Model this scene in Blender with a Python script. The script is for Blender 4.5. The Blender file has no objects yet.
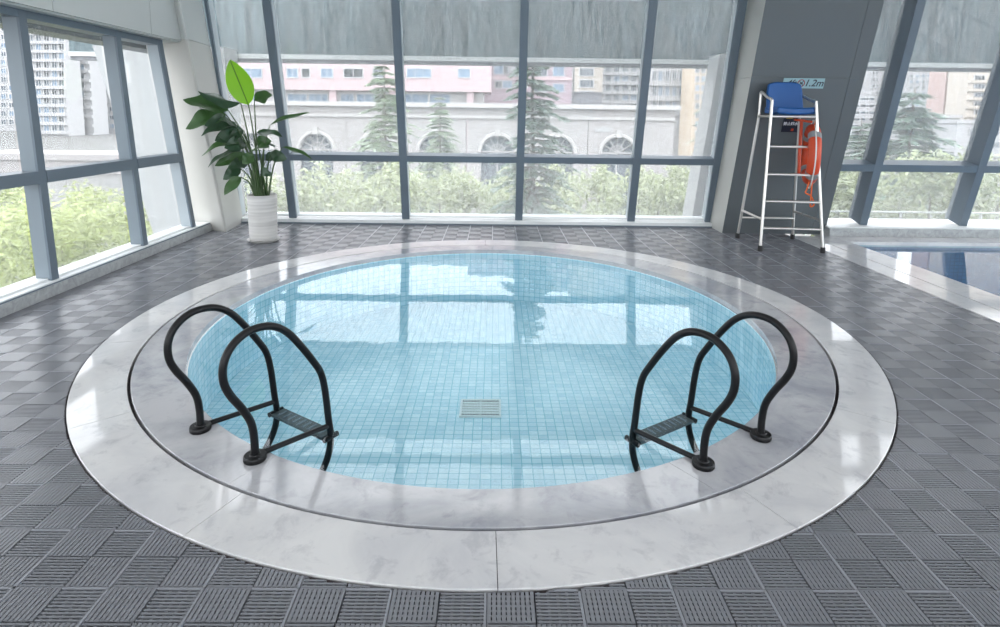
import bpy, bmesh, math, random
import numpy as np
from mathutils import Vector, Matrix

random.seed(7)
scene = bpy.context.scene
COL = scene.collection
PI = math.pi

# ------------------------------------------------------------------ camera, world, exposure
F_PX, PITCH, YAW, ROLL, PPY, CAM_H = 579.37, 0.1198, 0.0102, -0.0123, 183.2, 1.5159
def cam_dir(x, y, z):
    c, s = math.cos(ROLL), math.sin(ROLL); x, z = c*x + s*z, -s*x + c*z
    c, s = math.cos(PITCH), math.sin(PITCH); y, z = c*y + s*z, -s*y + c*z
    c, s = math.cos(YAW), math.sin(YAW); x, y = c*x + s*y, -s*x + c*y
    return Vector((x, y, z))
cam_data = bpy.data.cameras.new('camera')
cam = bpy.data.objects.new('camera', cam_data); COL.objects.link(cam)
r_, u_, f_ = cam_dir(1, 0, 0), cam_dir(0, 0, 1), cam_dir(0, 1, 0)
cam.matrix_world = Matrix(((r_.x, u_.x, -f_.x, 0), (r_.y, u_.y, -f_.y, 0), (r_.z, u_.z, -f_.z, CAM_H), (0, 0, 0, 1)))
cam_data.sensor_fit = 'HORIZONTAL'; cam_data.sensor_width = 36.0
cam_data.lens = F_PX/1000*36.0
cam_data.shift_y = -(313.5 - PPY)/1000.0
cam_data.clip_start = 0.05; cam_data.clip_end = 1500
scene.camera = cam

world = bpy.data.worlds.new('overcast_sky'); scene.world = world
world.use_nodes = True
bg = world.node_tree.nodes['Background']
bg.inputs[0].default_value = (.945, .965, 1.0, 1); bg.inputs[1].default_value = 4.1
FILL = 2.0  # strength of the added fill panels
scene.view_settings.view_transform = 'Standard'
scene.view_settings.look = 'None'
scene.view_settings.gamma = 1.0
scene.view_settings.use_curve_mapping = False
scene.view_settings.exposure = 0.25

def at(px, py, Y):
    """world point on the vertical plane at distance Y seen towards a measured direction"""
    d = cam_dir((px-500)/F_PX, 1, -(py-PPY)/F_PX)
    t = Y/d.y
    return Vector((d.x*t, Y, CAM_H + d.z*t))

# ------------------------------------------------------------------ mesh helpers
class MB:
    def __init__(s): s.v = []; s.f = []; s.m = []; s.uv = None; s.smooth = False
    def add(s, vs, fs, mi=0):
        o = len(s.v); s.v += [tuple(p) for p in vs]; s.f += [tuple(i+o for i in f) for f in fs]; s.m += [mi]*len(fs); return s
    def box(s, x0, x1, y0, y1, z0, z1, mi=0, bottom=True):
        vs = [(x0,y0,z0),(x1,y0,z0),(x1,y1,z0),(x0,y1,z0),(x0,y0,z1),(x1,y0,z1),(x1,y1,z1),(x0,y1,z1)]
        fs = [(4,5,6,7),(0,1,5,4),(1,2,6,5),(2,3,7,6),(3,0,4,7)]
        if bottom: fs.append((3,2,1,0))
        return s.add(vs, fs, mi)
    def hexa(s, quad, off, mi=0):
        q = [Vector(p) for p in quad]; off = Vector(off)
        vs = q + [p+off for p in q]
        return s.add(vs, [(0,1,2,3),(7,6,5,4),(1,0,4,5),(2,1,5,6),(3,2,6,7),(0,3,7,4)], mi)
    def prism(s, pts, z0, z1, mi=0, shear=(0,0)):
        n = len(pts); h = z1-z0
        vs = [(x+shear[0]*z0, y+shear[1]*z0, z0) for x, y in pts] + [(x+shear[0]*z1, y+shear[1]*z1, z1) for x, y in pts]
        fs = [tuple(range(n))[::-1], tuple(range(n, 2*n))] + [(i, (i+1) % n, n+(i+1) % n, n+i) for i in range(n)]
        return s.add(vs, fs, mi)
    def tube(s, path, r, seg=10, mi=0, closed=False, caps=True):
        P = [Vector(p) for p in path]; n = len(P)
        R = r if isinstance(r, (list, tuple)) else [r]*n
        rings = []; up = None
        for i in range(n):
            if closed: t = P[(i+1) % n]-P[i-1]
            else: t = P[min(i+1, n-1)]-P[max(i-1, 0)]
            t.normalize()
            if up is None:
                a = Vector((0,0,1)) if abs(t.z) < .9 else Vector((1,0,0))
                up = a - t*a.dot(t); up.normalize()
            else:
                up = up - t*up.dot(t); up.normalize()
            b = t.cross(up)
            rings.append([P[i] + (up*math.cos(k*2*PI/seg) + b*math.sin(k*2*PI/seg))*R[i] for k in range(seg)])
        vs = [p for rg in rings for p in rg]; fs = []
        m = n if closed else n-1
        for i in range(m):
            j = (i+1) % n
            for k in range(seg):
                k2 = (k+1) % seg
                fs.append((i*seg+k, j*seg+k, j*seg+k2, i*seg+k2))
        if caps and not closed:
            fs.append(tuple(range(seg))[::-1]); fs.append(tuple((n-1)*seg+k for k in range(seg)))
        s.smooth = True
        return s.add(vs, [f[::-1] for f in fs], mi)
    def lathe(s, prof, c=(0,0,0), seg=32, mi=0, a0=0, a1=2*PI):
        full = abs(a1-a0-2*PI) < 1e-6; ns = seg if full else seg+1
        vs = []
        for r, z in prof:
            for k in range(ns):
                a = a0+(a1-a0)*k/seg; vs.append((c[0]+r*math.cos(a), c[1]+r*math.sin(a), c[2]+z))
        fs = []
        for i in range(len(prof)-1):
            for k in range(seg):
                k2 = (k+1) % ns if full else k+1
                fs.append((i*ns+k, i*ns+k2, (i+1)*ns+k2, (i+1)*ns+k))
        return s.add(vs, fs, mi)
    def mesh(s, name, mats, smooth=None, off=(0,0,0)):
        me = bpy.data.meshes.new(name)
        ox, oy, oz = off
        me.from_pydata([(x-ox, y-oy, z-oz) for x, y, z in s.v], [], s.f)
        if not isinstance(mats, (list, tuple)): mats = [mats]
        for m in mats: me.materials.append(m)
        if len(mats) > 1: me.polygons.foreach_set('material_index', s.m)
        sm = s.smooth if smooth is None else smooth
        if sm: me.polygons.foreach_set('use_smooth', [True]*len(me.polygons))
        me.update()
        if sm:
            try: me.set_sharp_from_angle(angle=math.radians(40))
            except Exception: pass
        return me
    def build(s, name, mats, parent=None, smooth=None, origin=None):
        if parent is not None: off = parent_world(parent)
        else: off = origin or (0,0,0)
        o = bpy.data.objects.new(name, s.mesh(name, mats, smooth, off)); COL.objects.link(o)
        if parent is not None: o.parent = parent
        else: o.location = off
        return o
def parent_world(p):
    v = Vector((0,0,0))
    while p is not None: v = v + p.location; p = p.parent
    return tuple(v)
def tag(o, label=None, cat=None, group=None, kind=None):
    if label: o['label'] = label
    if cat: o['category'] = cat
    if group: o['group'] = group
    if kind: o['kind'] = kind
    return o
def thing(name, loc, label=None, cat=None, group=None, kind=None):
    o = bpy.data.objects.new(name, None); o.empty_display_size = .1; COL.objects.link(o); o.location = loc
    return tag(o, label, cat, group, kind)
def inst(name, me, parent, loc, rz=0, scale=None):
    o = bpy.data.objects.new(name, me); COL.objects.link(o); o.parent = parent
    o.location = loc; o.rotation_euler = (0,0,rz)
    if scale: o.scale = scale
    return o
def catmull(P, n=6):
    P = [Vector(p) for p in P]; out = []
    for i in range(len(P)-1):
        a, b, c, d = P[max(i-1,0)], P[i], P[i+1], P[min(i+2,len(P)-1)]
        for k in range(n):
            t = k/n
            out.append(.5*((2*b)+(c-a)*t+(2*a-5*b+4*c-d)*t*t+(3*b-a-3*c+d)*t**3))
    out.append(P[-1]); return out

# ------------------------------------------------------------------ materials
def new_mat(name):
    m = bpy.data.materials.new(name); m.use_nodes = True
    nt = m.node_tree; return m, nt, nt.nodes['Principled BSDF']
def N(nt, t, **kw):
    n = nt.nodes.new(t)
    for k, v in kw.items():
        if k in n.inputs.keys() if isinstance(k, str) else False: n.inputs[k].default_value = v
        else: setattr(n, k, v)
    return n
def plain(name, col, rough=.5, metal=0, spec=.5, noise=0, nscale=8, bump=0, bscale=60):
    m, nt, b = new_mat(name)
    b.inputs['Base Color'].default_value = (*col, 1); b.inputs['Roughness'].default_value = rough
    b.inputs['Metallic'].default_value = metal; b.inputs['Specular IOR Level'].default_value = spec
    tc = N(nt, 'ShaderNodeTexCoord')
    if noise:
        n = N(nt, 'ShaderNodeTexNoise'); n.inputs['Scale'].default_value = nscale; n.inputs['Detail'].default_value = 5
        nt.links.new(tc.outputs['Object'], n.inputs['Vector'])
        r = N(nt, 'ShaderNodeMix', data_type='RGBA'); 
        r.inputs[6].default_value = (*[c*(1-noise) for c in col], 1); r.inputs[7].default_value = (*[min(1, c*(1+noise)) for c in col], 1)
        nt.links.new(n.outputs['Fac'], r.inputs[0]); nt.links.new(r.outputs[2], b.inputs['Base Color'])
    if bump:
        n2 = N(nt, 'ShaderNodeTexNoise'); n2.inputs['Scale'].default_value = bscale
        nt.links.new(tc.outputs['Object'], n2.inputs['Vector'])
        bp = N(nt, 'ShaderNodeBump'); bp.inputs['Strength'].default_value = bump; bp.inputs['Distance'].default_value = .01
        nt.links.new(n2.outputs['Fac'], bp.inputs['Height']); nt.links.new(bp.outputs[0], b.inputs['Normal'])
    return m
def marble(name, base, vein, rough, scale=2.2):
    m, nt, b = new_mat(name)
    tc = N(nt, 'ShaderNodeTexCoord')
    n1 = N(nt, 'ShaderNodeTexNoise'); n1.inputs['Scale'].default_value = scale; n1.inputs['Detail'].default_value = 9; n1.inputs['Roughness'].default_value = .62; n1.inputs['Distortion'].default_value = .8
    nt.links.new(tc.outputs['Object'], n1.inputs['Vector'])
    n2 = N(nt, 'ShaderNodeTexNoise'); n2.inputs['Scale'].default_value = scale*4; n2.inputs['Detail'].default_value = 12; n2.inputs['Roughness'].default_value = .7; n2.inputs['Distortion'].default_value = .5
    nt.links.new(tc.outputs['Object'], n2.inputs['Vector'])
    r1 = N(nt, 'ShaderNodeValToRGB'); r1.color_ramp.elements[0].position = .35; r1.color_ramp.elements[1].position = .62
    r1.color_ramp.elements[0].color = (*vein, 1); r1.color_ramp.elements[1].color = (*base, 1)
    nt.links.new(n1.outputs['Fac'], r1.inputs[0])
    r2 = N(nt, 'ShaderNodeValToRGB'); r2.color_ramp.elements[0].position = .36; r2.color_ramp.elements[1].position = .47
    r2.color_ramp.elements[0].color = (.72, .72, .75, 1); r2.color_ramp.elements[1].color = (1, 1, 1, 1)
    nt.links.new(n2.outputs['Fac'], r2.inputs[0])
    mx = N(nt, 'ShaderNodeMix', data_type='RGBA', blend_type='MULTIPLY'); mx.inputs[0].default_value = .6
    nt.links.new(r1.outputs[0], mx.inputs[6]); nt.links.new(r2.outputs[0], mx.inputs[7])
    nt.links.new(mx.outputs[2], b.inputs['Base Color'])
    b.inputs['Roughness'].default_value = rough
    return m
def thin_fresnel(nt, ior, normal=None):
    """Fresnel that treats both sides of a thin, unrefracted surface alike"""
    fr = N(nt, 'ShaderNodeFresnel'); g = N(nt, 'ShaderNodeNewGeometry')
    mr = N(nt, 'ShaderNodeMapRange'); mr.inputs[3].default_value = ior; mr.inputs[4].default_value = 1/ior
    nt.links.new(g.outputs['Backfacing'], mr.inputs[0]); nt.links.new(mr.outputs[0], fr.inputs[0])
    if normal is not None: nt.links.new(normal, fr.inputs['Normal'])
    return fr
def glass_mat(name, dust, tint=(.955, .965, .97), dustcol=(.86, .875, .88)):
    m = bpy.data.materials.new(name); m.use_nodes = True; nt = m.node_tree; nt.nodes.clear()
    out = N(nt, 'ShaderNodeOutputMaterial')
    tr = N(nt, 'ShaderNodeBsdfTransparent'); tr.inputs[0].default_value = (*tint, 1)
    gl = N(nt, 'ShaderNodeBsdfGlossy'); gl.inputs['Roughness'].default_value = .0
    fr = thin_fresnel(nt, 1.4)
    m1 = N(nt, 'ShaderNodeMixShader'); nt.links.new(fr.outputs[0], m1.inputs[0]); nt.links.new(tr.outputs[0], m1.inputs[1]); nt.links.new(gl.outputs[0], m1.inputs[2])
    tl = N(nt, 'ShaderNodeBsdfTranslucent'); tl.inputs[0].default_value = (*dustcol, 1)
    df = N(nt, 'ShaderNodeBsdfDiffuse'); df.inputs[0].default_value = (*dustcol, 1)
    m2 = N(nt, 'ShaderNodeMixShader'); m2.inputs[0].default_value = .3; nt.links.new(tl.outputs[0], m2.inputs[1]); nt.links.new(df.outputs[0], m2.inputs[2])
    tc = N(nt, 'ShaderNodeTexCoord'); mp = N(nt, 'ShaderNodeMapping'); mp.inputs['Scale'].default_value = (14, 14, .7)
    nz = N(nt, 'ShaderNodeTexNoise'); nz.inputs['Scale'].default_value = 2.0; nz.inputs['Detail'].default_value = 4
    nt.links.new(tc.outputs['Object'], mp.inputs[0]); nt.links.new(mp.outputs[0], nz.inputs['Vector'])
    mr = N(nt, 'ShaderNodeMapRange'); mr.inputs[1].default_value = .3; mr.inputs[2].default_value = .7; mr.inputs[3].default_value = dust*.6; mr.inputs[4].default_value = dust*1.4
    nt.links.new(nz.outputs['Fac'], mr.inputs[0])
    m3 = N(nt, 'ShaderNodeMixShader'); nt.links.new(mr.outputs[0], m3.inputs[0]); nt.links.new(m1.outputs[0], m3.inputs[1]); nt.links.new(m2.outputs[0], m3.inputs[2])
    nt.links.new(m3.outputs[0], out.inputs[0]); return m
def water_mat(name, tint, rip=.05, rscale=5, ior=1.42):
    m = bpy.data.materials.new(name); m.use_nodes = True; nt = m.node_tree; nt.nodes.clear()
    out = N(nt, 'ShaderNodeOutputMaterial')
    tr = N(nt, 'ShaderNodeBsdfTransparent'); tr.inputs[0].default_value = (*tint, 1)
    gl = N(nt, 'ShaderNodeBsdfGlossy'); gl.inputs['Roughness'].default_value = .015
    tc = N(nt, 'ShaderNodeTexCoord'); nz = N(nt, 'ShaderNodeTexNoise'); nz.inputs['Scale'].default_value = rscale; nz.inputs['Detail'].default_value = 2
    nt.links.new(tc.outputs['Object'], nz.inputs['Vector'])
    bp = N(nt, 'ShaderNodeBump'); bp.inputs['Strength'].default_value = rip; bp.inputs['Distance'].default_value = .02
    nt.links.new(nz.outputs['Fac'], bp.inputs['Height']); nt.links.new(bp.outputs[0], gl.inputs['Normal'])
    fr = thin_fresnel(nt, ior, bp.outputs[0])
    m1 = N(nt, 'ShaderNodeMixShader'); nt.links.new(fr.outputs[0], m1.inputs[0]); nt.links.new(tr.outputs[0], m1.inputs[1]); nt.links.new(gl.outputs[0], m1.inputs[2])
    nt.links.new(m1.outputs[0], out.inputs[0]); return m
def tile_mat(name, c1, c2, grout, size, gw=.07):
    m, nt, b = new_mat(name)
    uv = N(nt, 'ShaderNodeUVMap'); uv.uv_map = 'UVMap'
    br = N(nt, 'ShaderNodeTexBrick'); br.offset = 0.0; br.squash = 1.0
    br.inputs['Color1'].default_value = (*c1, 1); br.inputs['Color2'].default_value = (*c2, 1); br.inputs['Mortar'].default_value = (*grout, 1)
    br.inputs['Scale'].default_value = 1/size; br.inputs['Mortar Size'].default_value = gw; br.inputs['Mortar Smooth'].default_value = .1
    br.inputs['Brick Width'].default_value = 1.0; br.inputs['Row Height'].default_value = .84; br.inputs['Bias'].default_value = 0
    nt.links.new(uv.outputs[0], br.inputs['Vector']); nt.links.new(br.outputs['Color'], b.inputs['Base Color'])
    b.inputs['Roughness'].default_value = .2
    return m
def emit_mat(name, col, s):
    m = bpy.data.materials.new(name); m.use_nodes = True; nt = m.node_tree; nt.nodes.clear()
    out = N(nt, 'ShaderNodeOutputMaterial'); e = N(nt, 'ShaderNodeEmission'); e.inputs[0].default_value = (*col, 1); e.inputs[1].default_value = s
    nt.links.new(e.outputs[0], out.inputs[0]); return m
def leaf_mat(name, col, var=.35, trans=.35, rough=.45):
    m, nt, b = new_mat(name)
    g = N(nt, 'ShaderNodeNewGeometry'); r = N(nt, 'ShaderNodeMix', data_type='RGBA')
    r.inputs[6].default_value = (*[c*(1-var) for c in col], 1); r.inputs[7].default_value = (*[min(1, c*(1+var)) for c in col], 1)
    nt.links.new(g.outputs['Random Per Island'], r.inputs[0]); nt.links.new(r.outputs[2], b.inputs['Base Color'])
    b.inputs['Roughness'].default_value = rough
    tl = N(nt, 'ShaderNodeBsdfTranslucent'); nt.links.new(r.outputs[2], tl.inputs[0])
    mx = N(nt, 'ShaderNodeMixShader'); mx.inputs[0].default_value = trans
    out = nt.nodes['Material Output']; nt.links.new(b.outputs[0], mx.inputs[1]); nt.links.new(tl.outputs[0], mx.inputs[2]); nt.links.new(mx.outputs[0], out.inputs[0])
    return m
def streak_mat(name, c1, c2):
    m, nt, b = new_mat(name)
    tc = N(nt, 'ShaderNodeTexCoord'); mp = N(nt, 'ShaderNodeMapping'); mp.inputs['Scale'].default_value = (7, 7, .35)
    nz = N(nt, 'ShaderNodeTexNoise'); nz.inputs['Scale'].default_value = 2.5; nz.inputs['Detail'].default_value = 6
    nt.links.new(tc.outputs['Object'], mp.inputs[0]); nt.links.new(mp.outputs[0], nz.inputs['Vector'])
    r = N(nt, 'ShaderNodeValToRGB'); r.color_ramp.elements[0].position = .3; r.color_ramp.elements[1].position = .65
    r.color_ramp.elements[0].color = (*c1, 1); r.color_ramp.elements[1].color = (*c2, 1)
    nt.links.new(nz.outputs['Fac'], r.inputs[0]); nt.links.new(r.outputs[0], b.inputs['Base Color']); b.inputs['Roughness'].default_value = .5
    return m

M = dict(
    frame_half_lit=plain('half_lit_side_aluminium', (.19, .23, .26), .4),  # frame metal again, lightened in colour for the lit mullion sides
    mat=plain('grey_vinyl_mat', (.185, .192, .21), .25, noise=.12, nscale=3),
    matrim=plain('light_grey_vinyl_rim', (.225, .235, .26), .4),
    base=plain('dark_subfloor', (.035, .036, .045), .8),
    marble_out=marble('polished_pale_marble', (.66, .655, .65), (.53, .53, .545), .06),
    marble_in=marble('polished_grey_marble', (.50, .50, .515), (.33, .34, .37), .09),
    kerb=marble('speckled_granite', (.42, .44, .44), (.30, .31, .32), .35, 14),
    joint=plain('dark_joint', (.03, .022, .025), .7),
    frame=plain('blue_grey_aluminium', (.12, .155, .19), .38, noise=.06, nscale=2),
    frame_side=plain('lit_side_aluminium', (.42, .47, .50), .4),  # paler copy of the frame metal, side light put into the colour
    sill=plain('white_sill', (.72, .74, .74), .4, noise=.05),
    panel=plain('pale_metal_panel', (.50, .52, .51), .35, noise=.05, nscale=1.5),
    panel_cream=plain('cream_metal_panel', (.47, .47, .445), .4, noise=.05, nscale=1.5),
    panel_grey=plain('grey_metal_panel', (.10, .115, .123), .45, noise=.06, nscale=1.5),  # backlit shade of the right column's front is put into this grey
    ceil=plain('white_ceiling', (.72, .73, .73), .7),
    wall=plain('off_white_wall', (.66, .66, .65), .6),
    glass=glass_mat('dusty_glass', .14), glass_clear=glass_mat('clear_glass', .05),
    tile=tile_mat('aqua_mosaic', (.53, .74, .845), (.70, .855, .92), (.31, .60, .70), .0615, .05),
    tile2=tile_mat('deep_blue_mosaic', (.02, .10, .24), (.03, .14, .30), (.015, .07, .16), .056),
    water=water_mat('pool_water', (.86, .965, .99), .03, 4), water2=water_mat('deep_pool_water', (.50, .80, .90), .02, 4, 1.6),
    rail=plain('matt_black_coating', (.004, .004, .005), .38, spec=.3),
    tread=plain('dark_grey_tread', (.06, .07, .075), .5),
    white=plain('white_plastic', (.78, .80, .80), .4),
    steel=plain('brushed_steel', (.62, .60, .57), .28, metal=.9),
    black=plain('black_rubber', (.012, .012, .013), .6),
    blue=plain('blue_plastic', (.002, .075, .27), .45),
    orange=plain('orange_plastic', (.60, .065, .018), .45), band=plain('grey_reflective_band', (.26, .28, .30), .4),
    rope=plain('white_rope', (.72, .72, .70), .8), orope=plain('orange_rope', (.75, .14, .03), .8),
    sign=plain('pale_teal_sign', (.27, .42, .46), .4), navy=plain('dark_navy_sign', (.012, .014, .03), .35),
    signtext=plain('dark_sign_print', (.02, .022, .03), .5), red=plain('dark_red_print', (.32, .05, .05), .5), yellow=plain('yellow_print', (.55, .42, .02), .5), wtext=plain('white_print', (.75, .76, .8), .5),
    pot=None,
    soil=plain('dark_soil', (.03, .022, .016), .9, noise=.4, nscale=40),
    stem=plain('dark_green_stem', (.035, .075, .02), .4), 
    leaf_dark=leaf_mat('dark_leaf', (.030, .066, .034), .25, .15, .3), leaf_lime=leaf_mat('lime_leaf', (.22, .50, .02), .05, .4, .35),
    leaf_mid=leaf_mat('mid_green_leaf', (.045, .105, .032), .25, .2, .32),
    bamboo=leaf_mat('bamboo_leaf', (.42, .47, .23), .4, .4), bush=leaf_mat('bush_leaf', (.40, .44, .28), .4, .4),
    needle=leaf_mat('conifer_needle', (.30, .38, .26), .4, .35), needle2=leaf_mat('dark_conifer_needle', (.20, .28, .22), .4, .35), trunk=plain('grey_bark', (.16, .13, .11), .9),  # needle green paled, haze put into the colour
    fascia=streak_mat('stained_grey_green_cladding', (.025, .045, .053), (.11, .165, .18)), lip=plain('pale_concrete_lip', (.60, .62, .61), .6, noise=.1),
    extwhite=plain('white_render', (.37, .38, .38), .6, noise=.04, nscale=.5),
    ground=plain('pale_paving', (.12, .12, .115), .8, noise=.2, nscale=.4), road=plain('grey_road', (.085, .088, .09), .8),
    hedge=leaf_mat('hedge_leaf', (.12, .20, .06), .4, .3),
    pink=plain('pale_pink_render', (.47, .365, .375), .7, noise=.05, nscale=.2), mauve=plain('mauve_render', (.33, .255, .285), .7, noise=.06, nscale=.2),
    stone=plain('pale_stone', (.33, .315, .31), .7, noise=.06, nscale=.4), stone_l=plain('light_stone_trim', (.42, .41, .40), .7),
    bwhite=plain('white_tower_render', (.37, .37, .375), .7), bcream=plain('cream_tower_render', (.42, .38, .335), .7), brose=plain('rose_tower_render', (.38, .28, .26), .7), borange=plain('ochre_render', (.48, .40, .31), .7),
    bgrey=plain('grey_low_block', (.18, .185, .20), .7),
    wglass=plain('window_glass_grey', (.10, .12, .14), .3, spec=.25), wblue=plain('window_glass_blue', (.17, .24, .32), .3, spec=.25), wdark=plain('window_glass_dark', (.05, .055, .06), .3, spec=.25), wframe=plain('white_window_frame', (.46, .465, .47), .5),
)
def pot_material():
    m, nt, b = new_mat('ribbed_pale_ceramic')
    tc = N(nt, 'ShaderNodeTexCoord'); mp = N(nt, 'ShaderNodeMapping'); mp.inputs['Scale'].default_value = (.6, .6, 16)
    nz = N(nt, 'ShaderNodeTexNoise'); nz.inputs['Scale'].default_value = 2; nz.inputs['Detail'].default_value = 5
    nt.links.new(tc.outputs['Object'], mp.inputs[0]); nt.links.new(mp.outputs[0], nz.inputs['Vector'])
    r = N(nt, 'ShaderNodeValToRGB'); r.color_ramp.elements[0].position = .3; r.color_ramp.elements[1].position = .7
    r.color_ramp.elements[0].color = (.42, .41, .40, 1); r.color_ramp.elements[1].color = (.66, .65, .63, 1)
    nt.links.new(nz.outputs['Fac'], r.inputs[0]); nt.links.new(r.outputs[0], b.inputs['Base Color']); b.inputs['Roughness'].default_value = .5
    return m
M['pot'] = pot_material()

# ------------------------------------------------------------------ measures of the room (metres)
CX, CY = -0.0365, 4.2595
R_POOL, R_IN, R_J0, R_J1, R_OUT = 2.022, 2.030, 2.297, 2.313, 2.574
PCX, PCY, PRX, PRY = -.052, 4.262, 1.99, 2.078      # the water's edge is very slightly oval
LEAN = math.tan(math.radians(14)); CL, SL = math.cos(math.radians(14)), math.sin(math.radians(14))
XL, YB, CEIL, YREAR, XR = -3.57, 7.77, 4.5, -4.5, 10.2
P2X0, P2J, P2W, P2Y = 3.81, 4.05, 4.37, 6.95
WATER = -.045

def Fb(X, z, o=0): return Vector((X, 7.85-(z-.06)*LEAN + CL*o, z + SL*o))      # back facade plane, o = offset outward
def Fr(X, z, o=0): return Vector((X, 7.45-(z-.12)*LEAN + CL*o, z + SL*o))      # right facade plane

# ------------------------------------------------------------------ floor and mats
floor = thing('floor', (0, 3, -.05), kind='structure')
fb = MB()
fb.box(-3.75, -2.62+CX, YREAR, 8.0, -.06, -.02); fb.box(2.62+CX, P2X0, YREAR, 8.0, -.06, -.02)
fb.box(-2.62+CX, 2.62+CX, YREAR, CY-2.62, -.06, -.02); fb.box(-2.62+CX, 2.62+CX, CY+2.62, 8.0, -.06, -.02)
# corners between the square cut-out and the round coping
cs = [math.radians(a) for a in range(0, 361, 6)]
for i in range(len(cs)-1):
    a, b = cs[i], cs[i+1]
    def sq(t):
        k = 2.62/max(abs(math.cos(t)), abs(math.sin(t))); return (CX+k*math.cos(t), CY+k*math.sin(t))
    p0, p1 = (CX+2.5*math.cos(a), CY+2.5*math.sin(a)), (CX+2.5*math.cos(b), CY+2.5*math.sin(b))
    q0, q1 = sq(a), sq(b)
    fb.prism([p0, q0, q1, p1], -.06, -.02)
fb.build('subfloor', M['base'], floor)

TX, TY, GX, GY = .15, .128, -.0084, 1.6926
RCUT = R_OUT + .009
YC0, YC1 = -.2, 7.765
def clipseg(horizontal, fixed0, fixed1, a, b):
    """part(s) of an axis-aligned bar outside the coping circle and inside the floor rectangle"""
    lo, hi = (XL+.004, P2X0-.004) if horizontal else (YREAR, YC1-.003)
    flo, fhi = (YREAR, YC1-.003) if horizontal else (XL+.004, P2X0-.004)
    if fixed0 < flo or fixed1 > fhi: return []
    a, b = max(a, lo), min(b, hi)
    if b-a < .003: return []
    cf, cv = (CY, CX) if horizontal else (CX, CY)
    d = abs((fixed0+fixed1)/2-cf)
    if d >= RCUT: return [(a, b)]
    w = math.sqrt(RCUT*RCUT-d*d); out = []
    if a < cv-w: out.append((a, min(b, cv-w)))
    if b > cv+w: out.append((max(a, cv+w), b))
    return [(p, q) for p, q in out if q-p > .004]
def mat_bars():
    """bars of one mat in local units: (horizontal, fixed0, fixed1, a, b, top, bottom, material)"""
    bars = []
    for qx in (0, 1):
        for qy in (0, 1):
            x0, y0 = qx*TX, qy*TY
            if (qx+qy) % 2 == 1:   # bars along Y
                n = 10; p = TX/n
                for k in range(n): bars.append((False, x0+(k+.13)*p, x0+(k+.87)*p, y0+.003, y0+TY-.003, .0004, -.012, 2))
                for k in range(7): bars.append((True, y0+(k+.25)*TY/7, y0+(k+.7)*TY/7, x0+.002, x0+TX-.002, -.002, -.012, 0))
            else:
                n = 10; p = TY/n
                for k in range(n): bars.append((True, y0+(k+.27)*p, y0+(k+.73)*p, x0+.003, x0+TX-.003, -.0006, -.012, 2))  # narrower, lower bars: the duller sheen of these quads is built into the shape
                for k in range(5): bars.append((False, x0+(k+.3)*TX/5, x0+(k+.6)*TX/5, y0+.002, y0+TY-.002, -.004, -.012, 0))
    bars.append((False, 2*TX-.009, 2*TX-.001, .001, 2*TY-.001, .0008, -.012, 1))
    bars.append((True, 2*TY-.008, 2*TY-.001, TX, 2*TX-.001, .0008, -.012, 1))
    bars.append((True, 2*TY-.005, 2*TY-.001, .001, TX, 0, -.012, 0))
    bars.append((False, .001, .004, .001, 2*TY-.001, -.002, -.012, 0)); bars.append((True, .001, .004, .001, 2*TX-.001, -.002, -.012, 0))
    return bars
BARS = mat_bars()
def bar_box(mb, hz, f0, f1, a, b, top, bot, mi):
    w = f1-f0
    if mi == 2: mi = 0
    if True:
        if hz: mb.box(a, b, f0, f1, bot, top, mi, bottom=False)
        else: mb.box(f0, f1, a, b, bot, top, mi, bottom=False)
        return
    # bar with a chamfered crown
    prof = [(f0, bot), (f0, top-.0035), (f0+w*.28, top), (f1-w*.28, top), (f1, top-.0035), (f1, bot)]
    pt = (lambda l, q: (l, q[0], q[1])) if hz else (lambda l, q: (q[0], l, q[1]))
    vs = [pt(a, q) for q in prof]+[pt(b, q) for q in prof]
    fs = [(i, i+1, i+7, i+6) for i in range(5)]+[(0, 5, 4, 3, 2, 1), (6, 7, 8, 9, 10, 11)]
    if not hz: fs = [f[::-1] for f in fs]
    mb.add(vs, [f[::-1] for f in fs], mi)
def fill_mat(mb, ox, oy, lx, ly):
    whole = True
    for hz, f0, f1, a, b, top, bot, mi in BARS:
        dF, dA = (oy, ox) if hz else (ox, oy)
        segs = clipseg(hz, f0+dF, f1+dF, a+dA, b+dA)
        if len(segs) != 1 or abs(segs[0][1]-segs[0][0]-(b-a)) > 1e-6: whole = False
        for s, e in segs:
            bar_box(mb, hz, f0+dF-(ly if hz else lx), f1+dF-(ly if hz else lx), s-(lx if hz else ly), e-(lx if hz else ly), top, bot, mi)
    return whole
proto = MB()
for bset in BARS: bar_box(proto, *bset)
proto_me = proto.mesh('floor_mat', [M['mat'], M['matrim']])
fwd, rgt, upv = f_, r_, u_
def px_of(x, y, z=0):
    d = Vector((x, y, z-CAM_H)); Z = d.dot(fwd)
    if Z <= .05: return None
    return 500+F_PX*d.dot(rgt)/Z, PPY-F_PX*d.dot(upv)/Z, Z
cand = []
for ix in range(-13, 14):
    for iy in range(-8, 26):
        ox, oy = GX+ix*2*TX, GY+iy*2*TY
        if ox+2*TX < XL or ox > P2X0 or oy+2*TY < YC0 or oy > YC1: continue
        cx_, cy_ = ox+TX, oy+TY
        far = max(math.hypot(ox+a*2*TX-CX, oy+b*2*TY-CY) for a in (0,1) for b in (0,1))
        if far < RCUT+.004: continue
        pp = px_of(cx_, cy_); vis = 0
        if pp and -25 < pp[0] < 1025 and 100 < pp[1] < 650: vis = 1
        cand.append((vis, pp[2] if pp else 99, ox, oy))
cand.sort(key=lambda c: (-c[0], c[1]))
rest = MB(); nmat = 0; foff = parent_world(floor)
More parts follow.
